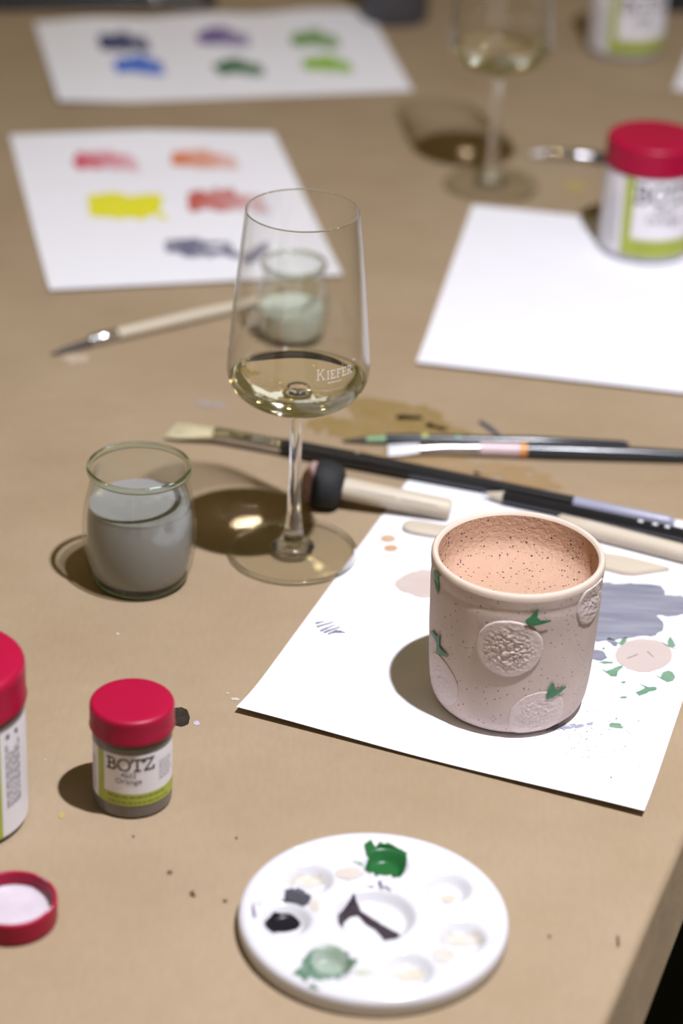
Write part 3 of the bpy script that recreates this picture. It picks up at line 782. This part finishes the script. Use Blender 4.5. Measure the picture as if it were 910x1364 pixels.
# ------------------------------------------------------------------ rinse-water jars
def water_jar(c, label, water, level, scale=1.0):
    g = thing('water_jar', c, label, 'jar', 'small glass jars of rinse water')
    S = lambda pts: [(r * scale, z * scale) for r, z in pts]
    outp = spline([(.0226, .0012), (.0252, .0040), (.0278, .0110), (.0294, .0220), (.0297, .0310), (.0291, .0400), (.0276, .0490), (.0258, .0560), (.0250, .0610), (.0255, .0640)], 6)
    lo = [p for p in outp if p[1] <= level]; hi = [lo[-1]] + [p for p in outp if p[1] > level]
    V, F = lathe(S(lo), 80, c); mesh_ob('jar_wall', V, F, M['jar_glass'], g)
    hi_in = [(r - .0019, z) for r, z in hi]
    V, F = lathe(S(hi), 80, c); mesh_ob('jar_neck', V, F, M['jar_glass'], g)
    V, F = lathe(S(hi_in), 80, c); mesh_ob('neck_inner_wall', V, [f[::-1] for f in F], M['jar_glass'], g)
    rim = [(.0259 + .0014 * cos(radians(a)), .0657 + .0019 * sin(radians(a))) for a in range(0, 360, 30)]
    V, F = lathe(S(rim), 96, c, closed=True); o = mesh_ob('rim', V, F, M['jar_solid'], g)
    V, F = lathe(S([(0, .0010), (.0190, .0008), (.0208, .0004), (.0235, .0010), (.0250, .0036), (.0228, .0046), (0, .0046)]), 80, c); mesh_ob('glass_base', V, F, M['jar_solid'], g)
    wi = [(r - .0022, z) for r, z in outp if .0052 < z <= level]
    V, F = lathe(S([(0, .0050)] + wi + [(wi[-1][0], wi[-1][1] + .0006), (wi[-1][0] - .0014, wi[-1][1]), (0, wi[-1][1])]), 80, c)
    o = mesh_ob('rinse_water', V, F, water, g); sharp(o, 50)
    return g
water_jar(at(186.5, 770), 'glass jar of murky grey rinse water in front, left of the wine glass', M['murk'], .0450, 1.015)
water_jar(at(389, 449), 'glass jar of pale green water seen through the front wine glass', M['murk_green'], .0280, .78)

# ------------------------------------------------------------------ mug
mc = at(675.5, 926, .0005)
mug = thing('mug', mc, 'handleless speckled clay mug with raised pale discs and green leaves, peach inside', 'mug')
mo = spline([(.0300, .0000), (.0345, .0012), (.0378, .0058), (.0393, .0135), (.0402, .0250), (.0409, .0400), (.0413, .0550), (.0416, .0660), (.0414, .0705), (.0417, .0730), (.0420, .0770)], 8)
ZK = 1.027; mo = [(r, z * ZK) for r, z in mo]
V, F = lathe([(0, .0012), (.0270, .0012), (.0282, .0004)] + mo, 128, mc); mesh_ob('mug_wall', V, F, M['clay'], mug)
V, F = lathe([(r, z * ZK) for r, z in ((.0420, .0770), (.04195, .0787), (.0413, .0800), (.0403, .0805), (.0393, .0801), (.0386, .0788))], 128, mc); mesh_ob('mug_rim', V, F, M['clay_rim'], mug)
ip = spline([(.0386, .0788), (.0384, .0745), (.0379, .0695), (.0363, .0645), (.0320, .0607), (.0240, .0588), (.0120, .0580), (.0001, .0579)], 8); ip = [(r, z * ZK) for r, z in ip]
V, F = lathe(ip[:-1] + [(0, .0579 * ZK)], 128, mc); o = mesh_ob('mug_interior', V, F, M['clay_in'], mug); o['label'] = 'peach glazed inside with dark specks'

mz = np.array([z for r, z in mo]); mr = np.array([r for r, z in mo])
# arc length along the wall profile, so marks wrap round the bottom curve
ms = np.concatenate([[0], np.cumsum(np.hypot(np.diff(mr), np.diff(mz)))])
mface = atan2(-mc.y, -mc.x)
def mug_hit(px, py):
    """camera ray onto the mug wall -> (phi, arc length)"""
    x = (px - IMG_W / 2) / F_PX; y = -(py - IMG_H / 2) / F_PX
    d = FWD + CR * x + CU * y; o_ = Vector((0, 0, CAM_Z)) - mc
    R_ = .040
    for _ in range(12):
        a = d.x ** 2 + d.y ** 2; b = o_.x * d.x + o_.y * d.y; c = o_.x ** 2 + o_.y ** 2 - R_ * R_
        t = (-b - sqrt(max(0, b * b - a * c))) / a; p = o_ + d * t
        z = min(max(p.z, .0005), .0788); R_ = float(np.interp(z, mz, mr))
    return (atan2(p.y, p.x) - mface + pi) % (2 * pi) - pi, float(np.interp(z, mz, ms))
def mug_pt(phi, s, off):
    s = min(max(s, 0), ms[-1]); r, z = float(np.interp(s, ms, mr)), float(np.interp(s, ms, mz))
    e = .0006; dr = float(np.interp(s + e, ms, mr) - np.interp(s - e, ms, mr)); dz = float(np.interp(s + e, ms, mz) - np.interp(s - e, ms, mz))
    L = math.hypot(dr, dz); nr, nz = dz / L, -dr / L
    a = mface + phi; return Vector((mc.x + (r + nr * off) * cos(a), mc.y + (r + nr * off) * sin(a), mc.z + z + nz * off))
RM = .0405
def mug_mark(name, sdf, bbox, res, off, mat, phi0, s0, label=None, prof=None):
    def mp(u, v):
        o_ = off if prof is None else prof(u, v)
        return mug_pt(phi0 + u / RM, s0 + v, o_)
    V, F = mark(sdf, bbox, res, mp)
    o = mesh_ob(name, V, F, mat, mug)
    if label: o['label'] = label
    return o
def disc(px, py, rad, seed, lump, high, squash=1.0):
    phi, s = mug_hit(px, py); f = rough(s_ell(0, 0, rad, rad * squash), rad * .02, rad * .5, rad * .5, seed)
    def pr(u, v):
        d = -float(f(np.array([u]), np.array([v]))[0]); e = min(1, d / .0009)
        h = .0001 + high * sqrt(max(0, e * (2 - e)))
        q = math.hypot(u, v) / rad
        if q < .85:
            n = float(vnoise(np.array(u * 900), np.array(v * 1150), seed)) + .7 * float(vnoise(np.array(u * 2100), np.array(v * 2600), seed + 3))
            h += lump * (1 - (q / .85) ** 3) * n
        return h
    mug_mark('raised_disc', f, (-rad * 1.15, -rad * 1.15, rad * 1.15, rad * 1.15), .00038, 0, M['orange_slip'], phi, s, 'pale raised clay disc', pr)
disc(678, 864, .0158, 1, .0009, .0007)
disc(587, 905, .0135, 2, .0004, .0003)
disc(716, 955, .0150, 3, .0005, .0003)
disc(789, 800, .0118, 4, .0006, .0006)
def leafset(px, py, parts, seed):
    """parts: polygons in photograph pixels measured from px, py"""
    phi0, s0 = mug_hit(px, py)
    for P in parts:
        Q = []
        for x, y in P:
            a, s = mug_hit(px + x, py + y); Q.append(((a - phi0) * RM, s - s0))
        xs = [q[0] for q in Q]; ys = [q[1] for q in Q]
        mug_mark('painted_leaf', rough(s_poly(Q), .00012, .001, .001, seed), (min(xs) - .0008, min(ys) - .0008, max(xs) + .0008, max(ys) + .0008), .00025, {1: .0013, 2: .0008, 3: .0009, 4: .0005}[seed], M['leaf'], phi0, s0, 'dark green leaf')
k5 = 3.5
leafset(712, 822, [[((x - 535) / k5, (y - 535) / k5) for x, y in ((490, 545), (515, 525), (545, 490), (552, 492), (545, 530), (560, 545), (608, 542), (606, 550), (570, 562), (530, 570), (495, 560))]], 1)
leafset(738, 919, [[((x - 625) / k5, (y - 875) / k5) for x, y in ((585, 912), (590, 880), (612, 838), (622, 842), (626, 866), (640, 868), (676, 852), (678, 858), (650, 885), (620, 904), (592, 914))]], 2)
leafset(586, 857, [[((x - 90) / k5, (y - 655) / k5) for x, y in ((52, 598), (64, 596), (82, 622), (97, 612), (95, 645), (92, 665), (112, 690), (136, 712), (130, 718), (100, 708), (80, 690), (82, 660), (75, 635))]], 3)
leafset(583, 775, [[((x - 83) / k5, (y - 370) / k5) for x, y in ((68, 322), (80, 318), (102, 342), (90, 350), (94, 390), (90, 432), (82, 410), (72, 365))]], 4)

# ------------------------------------------------------------------ palette
PT = .0085
pc = at(498, 1216, PT); pc = Vector((pc.x, pc.y, 0)); PR = .0580
pal = thing('paint_palette', pc, 'round white plastic palette with paint wells at the bottom centre', 'palette')
wells = [(at(513, 1150, PT), .0112), (at(597, 1182, PT), .0112), (at(616, 1247, PT), .0118), (at(545, 1290, PT), .0115), (at(436, 1284, PT), .0118), (at(382, 1224, PT), .0118), (at(413, 1170, PT), .0112), (at(500, 1218, PT), .0182)]
def pz(x, y):
    z = PT
    for (p, rw) in wells:
        d = math.hypot(x - p.x, y - p.y)
        if d < rw:
            e = min(1, (rw - d) / (rw * .50 if rw < .015 else .0055)); z -= .0048 * e * e * (3 - 2 * e)
    r = math.hypot(x - pc.x, y - pc.y)
    if r > PR * .90: z += .0006 * min(1, (r / PR - .90) / .04)
    return z
rad = [PR * .955 * i / 84 for i in range(1, 85)]; nth = 224
V = [(pc.x, pc.y, pz(pc.x, pc.y))]; F = []
for r in rad:
    for k in range(nth):
        a = 2 * pi * k / nth; x, y = pc.x + r * cos(a), pc.y + r * sin(a); V.append((x, y, pz(x, y)))
edge = [(PR * .985, PT + .0001), (PR * .998, PT - .0012), (PR * 1.002, PT - .003), (PR, .0010), (PR * .985, .0003), (PR * .95, .0003)]
for r, z in edge:
    for k in range(nth):
        a = 2 * pi * k / nth; V.append((pc.x + r * cos(a), pc.y + r * sin(a), z))
nr = len(rad) + len(edge)
for k in range(nth): F.append((0, 1 + k, 1 + (k + 1) % nth))
for i in range(nr - 1):
    for k in range(nth):
        k2 = (k + 1) % nth; a = 1 + i * nth; F.append((a + k, a + nth + k, a + nth + k2, a + k2))
mesh_ob('palette_plate', V, F, M['palette'], pal)
def pal_mark(sdf, bbox, col, label, thin=.1, rgh=.3, res=.9, name='paint_puddle', off=.00025):
    def mp(x, y):
        P = at(x, y, PT)
        for _ in range(3): P = at(x, y, pz(P.x, P.y))
        return Vector((P.x, P.y, pz(P.x, P.y) + off))
    lim = s_ell(498, 1216, 175, 113)         # paint stops at the plate's edge
    V, F = mark(lambda x, y: np.maximum(sdf(x, y), lim(x, y)), bbox, res, mp)
    if not F: return
    o = mesh_ob(name, V, up_faces(V, F), paint_mat('palette_' + label.replace(' ', '_'), col, thin, rgh, (.60, .59, .63), (1, 1, 1), 160), pal); o['label'] = label
kp = 910 / 380.0
def c6(pts): return [(310 + x / kp, 1100 + y / kp) for x, y in pts]
pal_mark(rough(s_poly(c6([(420, 62), (440, 45), (455, 70), (470, 50), (485, 62), (500, 55), (520, 68), (530, 72), (556, 90), (552, 130), (536, 168), (505, 158), (460, 158), (420, 140), (432, 110)])), .9, 4, 4, 2), (475, 1112, 552, 1178), (.010, .105, .024), 'dark green paint', .02)
pal_mark(rough(s_poly(c6([(380, 112), (410, 118), (420, 130), (392, 120)])), .4, 3, 3, 2), (465, 1140, 492, 1160), (.10, .28, .14), 'green speck', .3)
pal_mark(rough(s_ell(376.5, 1231, 23.5, 11), .4, 6, 5, 2), (345, 1214, 406, 1248), (.006, .006, .010), 'black paint', 0, .3)
pal_mark(rough(s_poly(c6([(168, 205), (205, 198), (232, 210), (252, 226), (245, 248), (215, 266), (150, 262), (165, 235)])), .6, 4, 4, 3), (368, 1178, 420, 1216), (.05, .05, .066), 'charcoal paint', .04)
pal_mark(rough(union(s_cap(337, 1208, 339, 1221, 1.5), s_cap(337, 1205, 347, 1204, .6)), .7, 3, 3, 3), (330, 1198, 352, 1226), (.05, .03, .12), 'violet edge smear', .2)
pal_mark(rough(union(s_cap(506, 1176, 508, 1184, 2.2, 1.6), s_cap(489, 1184, 497, 1182, 1.0), s_cap(512, 1181, 520, 1186, 1.0)), .5, 3, 3, 1), (484, 1170, 526, 1190), (.04, .03, .09), 'violet flecks', .1)
pal_mark(rough(s_poly(c6([(336, 285), (365, 262), (385, 242), (402, 256), (408, 272), (450, 300), (500, 330), (540, 350), (520, 362), (480, 362), (460, 338), (425, 315), (400, 288), (375, 292), (355, 310), (352, 328), (338, 310)])), .5, 4, 4, 5), (446, 1198, 540, 1256), (.03, .02, .03), 'blackish purple paint streak', .03)
pal_mark(rough(union(s_ell(436, 1283, 32, 22), s_poly(c6([(180, 480), (215, 455), (240, 430), (250, 480), (235, 505), (215, 482)])), s_poly(c6([(375, 420), (402, 430), (390, 445), (365, 455)])), s_ell(415, 1318, 12, 6)), 2.0, 6, 5, 6), (382, 1255, 485, 1332), (.03, .13, .055), 'washed green paint', .3)
pal_mark(rough(s_ell(440, 1284, 24, 15), 1.5, 6, 5, 6), (405, 1262, 475, 1306), (.21, .29, .205), 'diluted green paint', .3, off=.0004)
for x, y, rx, ry, col, nm in ((411, 1175, 21, 7, (.52, .46, .36), 'cream paint'), (545, 1299, 22, 8, (.48, .42, .26), 'ochre wash'), (617, 1252, 28, 8, (.52, .46, .38), 'cream wash'), (597, 1197, 9, 5, (.50, .44, .31), 'cream dab'),
                              (590, 1273, 14, 9, (.52, .47, .37), 'cream trail'), (466, 1164, 18, 8, (.53, .46, .40), 'peach smear'), (484, 1295, 14, 4, (.45, .48, .35), 'pale green trail'), (419, 1207, 6, 8, (.50, .43, .34), 'tan smear'), (400, 1131, 9, 3, (.83, .76, .70), 'pale smear')):
    pal_mark(rough(s_ell(x, y, rx, ry), ry * .15, rx * .3, ry * .5, int(x)), (x - rx * 1.4, y - ry * 1.5, x + rx * 1.4, y + ry * 1.5), col, nm, .55, .35, 1.0)

# ------------------------------------------------------------------ brushes and tools
def tool(name, p0, p1, label, cat='brush', group=None):
    return thing(name, p0, label, cat, group or ('paint brushes on the table' if name == 'paint_brush' else None), axis_rot(p0, p1)), (Vector(p1) - Vector(p0)).length
def xpart(name, secs, mat, root, n=20, power=2.0, label=None):
    V, F = sweep_x(secs, n, power); o = sharp(mesh_ob(name, V, F, mat, root, local=True), 40)
    if label: o['label'] = label
    return o

# beech brush at left, points left
z_ = .0044
r_, L = tool('paint_brush', at(68, 466, z_), at(352, 399, z_), 'pale wooden paint brush with dark wet tip lying left of the front wine glass')
u = L / 292.0
xpart('bristles', [(0, .0006, .0005, -.0030), (.010, .0022, .0018, -.0022), (54 * u, .0028, .0026, -.001)], M['bristle_dark'], r_, label='dark wet bristles')
xpart('ferrule', [(51 * u, .0030, .0030, 0), (58 * u, .0036, .0036, 0), (70 * u, .0037, .0037, 0), (71 * u, .0040, .0040, 0), (73 * u, .0037, .0037, 0), (87 * u, .0038, .0038, 0)], M['steel'], r_)
xpart('handle', [(86 * u, .0037, .0037, 0), (92 * u, .0042, .0042, 0), (200 * u, .0043, .0043, 0), (280 * u, .0036, .0036, -.0006), (L, .0022, .0022, -.001)], M['wood'], r_)

# dark brush at the right of the far glass
r_, L = tool('paint_brush', at(708, 202, .0042), at(842, 214, .0042), 'dark brush with silver ferrule half hidden behind the large jar on blank paper')
xpart('bristles', [(0, .0015, .0012, -.002), (.006, .0028, .0022, -.001), (.012, .0032, .0030, 0)], M['bristle_white'], r_)
xpart('ferrule', [(.011, .0034, .0032, 0), (.020, .0038, .0038, 0), (.034, .0040, .0040, 0), (.035, .0043, .0043, 0), (.037, .0040, .0040, 0), (.048, .0038, .0038, 0)], M['steel'], r_)
xpart('handle', [(.047, .0039, .0039, 0), (.062, .0042, .0042, 0), (.11, .0036, .0036, 0), (.15, .0026, .0026, -.001)], M['black_wood'], r_)

# long black brush with a cream fan of bristles
p0, p1 = at(228, 567, .0052), at(900, 692, .0052)
r_, L = tool('paint_brush', p0, p1, 'long black paint brush with splayed cream bristles crossing behind the wine glass stem')
u = (at(385, 590, .0052) - p0).length / 157.0
xpart('bristles', [(0, .0100, .0008, -.0030), (20 * u, .0100, .0020, -.0020), (45 * u, .0070, .0030, -.001), (64 * u, .0045, .0034, 0)], M['bristle_cream'], r_, label='cream bristles')
xpart('ferrule', [(60 * u, .0050, .0036, 0), (80 * u, .0046, .0042, 0), (110 * u, .0042, .0042, 0), (112 * u, .0046, .0046, 0), (115 * u, .0042, .0042, 0), (155 * u, .0043, .0043, 0)], M['steel'], r_, 24)
xpart('handle', [(152 * u, .0046, .0046, 0), (175 * u, .0051, .0051, 0), (250 * u, .0050, .0050, 0), (L * .70, .0040, .0040, -.0008), (L * .81, .0036, .0036, -.0012)], M['black_wood'], r_, 24)
xpart('handle_end', [(L * .808, .0037, .0037, -.0012), (L * .985, .0030, .0030, -.0018), (L * .995, .0022, .0022, -.0018), (L, .0008, .0008, -.0018)], M['lilac_grey'], r_, label='lilac grey handle end, a highlight painted on')  # highlight on the black handle, painted in as lilac grey
V, F = sweep_x([(250 * u, .0006, .0003, .0048), (253.5 * u, .0006, .0003, .0048)], 10); mesh_ob('print_mark', V, F, M['white_print'], r_, local=True)

# black pencil
p0, p1 = at(640, 656, .0042), at(990, 730, .0042)
r_, L = tool('pencil', p0, p1, 'black pencil with sharpened wood tip behind the mug, cut off at the right border', 'pencil')
u = (at(672, 663, .0042) - p0).length / 33.0
xpart('lead', [(0, .0003, .0003, 0), (10 * u, .0011, .0011, 0)], M['graphite'], r_, 12)
xpart('sharpened_cone', [(8 * u, .0010, .0010, 0), (32 * u, .0037, .0037, 0)], M['wood2'], r_, 12, label='bare wood sharpened cone')
xpart('pencil_body', [(31.5 * u, .0039, .0039, 0), (L, .0039, .0039, 0)], M['black_wood'], r_, 6)
for k, xx in enumerate((212, 231, 247)):
    xpart('print_mark', [((xx) * u, .0012, .0003, .0034), ((xx + 6) * u, .0012, .0003, .0034)], M['white_print'], r_, 8)

# two brushes at the right, side by side
p0, p1 = at(456, 583, .0034), at(838, 591, .0034)
r_, L = tool('paint_brush', p0, p1, 'thin dark brush with green stained tip lying behind the pink banded brush')
u = L / 382
xpart('bristles', [(0, .0005, .0005, -.0025), (16 * u, .0018, .0014, -.0018), (34 * u, .0026, .0020, -.001)], M['bristle_dark'], r_, label='dark wet bristle point')
xpart('stained_bristles', [(32 * u, .0027, .0021, -.001), (60 * u, .0031, .0026, -.0004)], M['bristle_green'], r_, label='green and white stained bristles')
xpart('ferrule', [(58 * u, .0031, .0028, 0), (90 * u, .0033, .0033, 0), (184 * u, .0033, .0033, 0)], M['charcoal'], r_)
xpart('handle', [(182 * u, .0032, .0032, 0), (260 * u, .0034, .0034, 0), (L * .98, .0026, .0026, -.0008), (L, .0012, .0012, -.0008)], M['charcoal'], r_)
for k, cc in ((105, 'green_band'), (150, 'leaf')):
    xpart('paint_spot', [(k * u, .0017, .0008, .0029), ((k + 9) * u, .0017, .0008, .0029)], M[cc], r_, 10, label='yellow green paint spot')
p0, p1 = at(517, 594, .0046), at(985, 609, .0046)
r_, L = tool('paint_brush', p0, p1, 'flat white bristled brush with pink band and black handle running to the right border')
u = (at(700, 599.5, .0046) - p0).length / 183
xpart('bristles', [(0, .0072, .0012, -.003), (22 * u, .0070, .0020, -.002), (44 * u, .0050, .0028, -.001)], M['bristle_white'], r_, label='white bristles')
xpart('ferrule', [(42 * u, .0052, .0030, -.0006), (70 * u, .0036, .0036, -.0004), (124 * u, .0040, .0040, 0)], M['steel'], r_, 24)
xpart('sleeve', [(122 * u, .0042, .0042, 0), (176 * u, .0045, .0045, 0)], M['pink_band'], r_, 24, label='pale pink sleeve')
xpart('ring', [(175 * u, .0046, .0046, 0), (185 * u, .0046, .0046, 0)], M['orange'], r_, 24, label='orange ring')
xpart('handle', [(184 * u, .0044, .0044, 0), (240 * u, .0046, .0046, 0), (L * .7, .0042, .0042, 0), (L, .0030, .0030, -.001)], M['charcoal'], r_, 24)
# tiny sliver
r_, L = tool('twig', at(640, 560, .0014), at(669, 581, .0014), 'tiny dark sliver lying behind the two brushes at the right', 'sliver')
xpart('sliver_body', [(0, .0014, .0008, -.0004), (L * .5, .0016, .0010, 0), (L, .0008, .0005, -.0006)], M['graphite'], r_, 8)

# sponge dauber: beech handle, black foam collar, stained sponge face
p0, p1 = at(407, 640, .0142), at(601, 679, .0062)
r_, L = tool('sponge_dauber', p0, p1, 'short wooden handled dauber with black foam head beside the glass stem', 'sponge tool')
u = L / 200
xpart('sponge_face', [(-.002, .0040, .0040, 0), (0, .0085, .0085, 0), (5 * u, .0116, .0116, 0), (18 * u, .0122, .0122, 0)], M['sponge'], r_, 28, label='pinkish brown stained sponge face')
xpart('foam_collar', [(13 * u, .0126, .0126, 0), (18 * u, .0137, .0137, 0), (32 * u, .0138, .0138, 0), (44 * u, .0126, .0126, 0), (51 * u, .0096, .0096, 0), (53 * u, .0060, .0060, 0)], M['rubber'], r_, 32)
xpart('handle', [(50 * u, .0060, .0060, 0), (60 * u, .0064, .0064, 0), (120 * u, .0061, .0061, 0), (194 * u, .0060, .0060, 0), (199 * u, .0053, .0053, 0), (L, .0035, .0035, 0)], M['wood'], r_, 28)
g = random.Random(5); V, F = [], []
def squig(x0, x1):
    x = x0
    while x < x1:
        n = 7; pts = [(x + 5 * u * (k / n), .0011 * sin(k * 1.9 + x0 * 900) * g.uniform(.5, 1)) for k in range(n + 1)]
        for (a, b), (c, d) in zip(pts, pts[1:]):
            b0 = len(V)
            for xx, yy in ((a, b - .00028), (c, d - .00028), (c, d + .00028), (a, b + .00028)):
                an = yy / .0063 - radians(58) + pi / 2; V.append((xx, -.00635 * cos(an), .00635 * sin(an)))
            F.append((b0, b0 + 1, b0 + 2, b0 + 3))
        x += 6.2 * u
squig(68 * u, 96 * u); squig(101 * u, 122 * u); squig(133 * u, 182 * u)
o = mesh_ob('small_print', V, F, M['ink_soft'], r_, local=True); o['kind'] = 'stuff'

# wooden modelling tool: rounded end left of the mug, blade right of it
p0, p1 = at(537, 699, .0020), at(891, 760, .0020)
r_, L = tool('modelling_tool', p0, p1, 'flat wooden modelling tool lying behind the mug, rounded end left and angled blade right', 'clay tool')
u = L / 359
xpart('rounded_end', [(0, .0010, .0008, 0), (2 * u, .0038, .0014, 0), (8 * u, .0058, .0018, 0), (20 * u, .0068, .0020, 0), (60 * u, .0066, .0020, 0), (100 * u, .0052, .0020, 0), (150 * u, .0046, .0020, 0)], M['wood2'], r_, 24, 2.6)
V = [(148 * u, -.0046), (220 * u, -.0055), (262 * u, -.0088), (304 * u, -.0112), (318 * u, -.0100), (L, .0016), (L, .0026), (300 * u, .0066), (220 * u, .0060), (148 * u, .0046)]
n = len(V); V3 = [(x, y, -.0019) for x, y in V] + [(x, y, .0008) for x, y in V]
F = [tuple(range(n))[::-1], tuple(range(n, 2 * n))] + [(k, (k + 1) % n, n + (k + 1) % n, n + k) for k in range(n)]
mesh_ob('blade', V3, F, M['wood2'], r_, local=True, smooth=False)
# round wooden stick further right
p0, p1 = at(742, 694, .0052), at(985, 756, .0052)
r_, L = tool('wooden_stick', p0, p1, 'round pale wooden stick behind the mug between pencil and blade, running to the right border', 'stick')
xpart('stick_body', [(0, .0030, .0030, 0), (.002, .0046, .0046, 0), (.02, .0050, .0050, 0), (L, .0050, .0050, 0)], M['wood2'], r_, 24)

# ------------------------------------------------------------------ dark things at the far end
def slab(p_l, p_r, depth, hgt, name, label, cat, mat):
    x = (p_r - p_l); L_ = x.length; rt = axis_rot(p_l, p_r)
    r = thing(name, p_l, label, cat, None, rt)
    n = 6; rr = .012; out = []
    for cx, cy_, a0 in ((L_ - rr, rr, -90), (L_ - rr, depth - rr, 0), (rr, depth - rr, 90), (rr, rr, 180)):
        out += [(cx + rr * cos(radians(a0 + 90 * k / n)), cy_ + rr * sin(radians(a0 + 90 * k / n))) for k in range(n + 1)]
    m = len(out); V, F = [], []
    lay = [(0, .0003), (0, hgt - .002), (.0012, hgt)]
    for ins, z in lay:
        for (a, b) in out:
            V.append((a + (L_ / 2 - a) * ins / (L_ / 2), b + (depth / 2 - b) * ins / (depth / 2), z))
    for i in range(2):
        for k in range(m): F.append((i * m + k, i * m + (k + 1) % m, (i + 1) * m + (k + 1) % m, (i + 1) * m + k))
    F.append(tuple(range(m))[::-1]); F.append(tuple(range(2 * m, 3 * m)))
    sharp(mesh_ob('case_body', V, F, mat, r, local=True), 40)
    return r, L_
tr_, L_ = slab(at(-60, 16), at(290, 12), .14, .010, 'flat_case', 'flat black case at the far left under the upper border', 'case', M['phone'])
cpos = at(207, 0, .0106); cl = thing('metal_ring', cpos, 'shiny silver ring lying on the flat black case', 'ring')
V, F = lathe([(.0085 + .0014 * cos(radians(a)), .0014 + .0014 * sin(radians(a))) for a in range(0, 360, 36)], 40, cpos, closed=True); mesh_ob('ring_band', V, F, M['steel'], cl)
V, F = box(-.0, .034, -.0035, .0035, .0004, .0022); mesh_ob('ring_tab', [(cpos.x + .0085 + x, cpos.y + y, cpos.z + z) for x, y, z in V], F, M['steel'], cl, smooth=False)
slab(at(884, 17), at(1010, 14), .10, .030, 'flat_case', 'black case in the upper right corner, right of the far glaze jar', 'case', M['phone'])
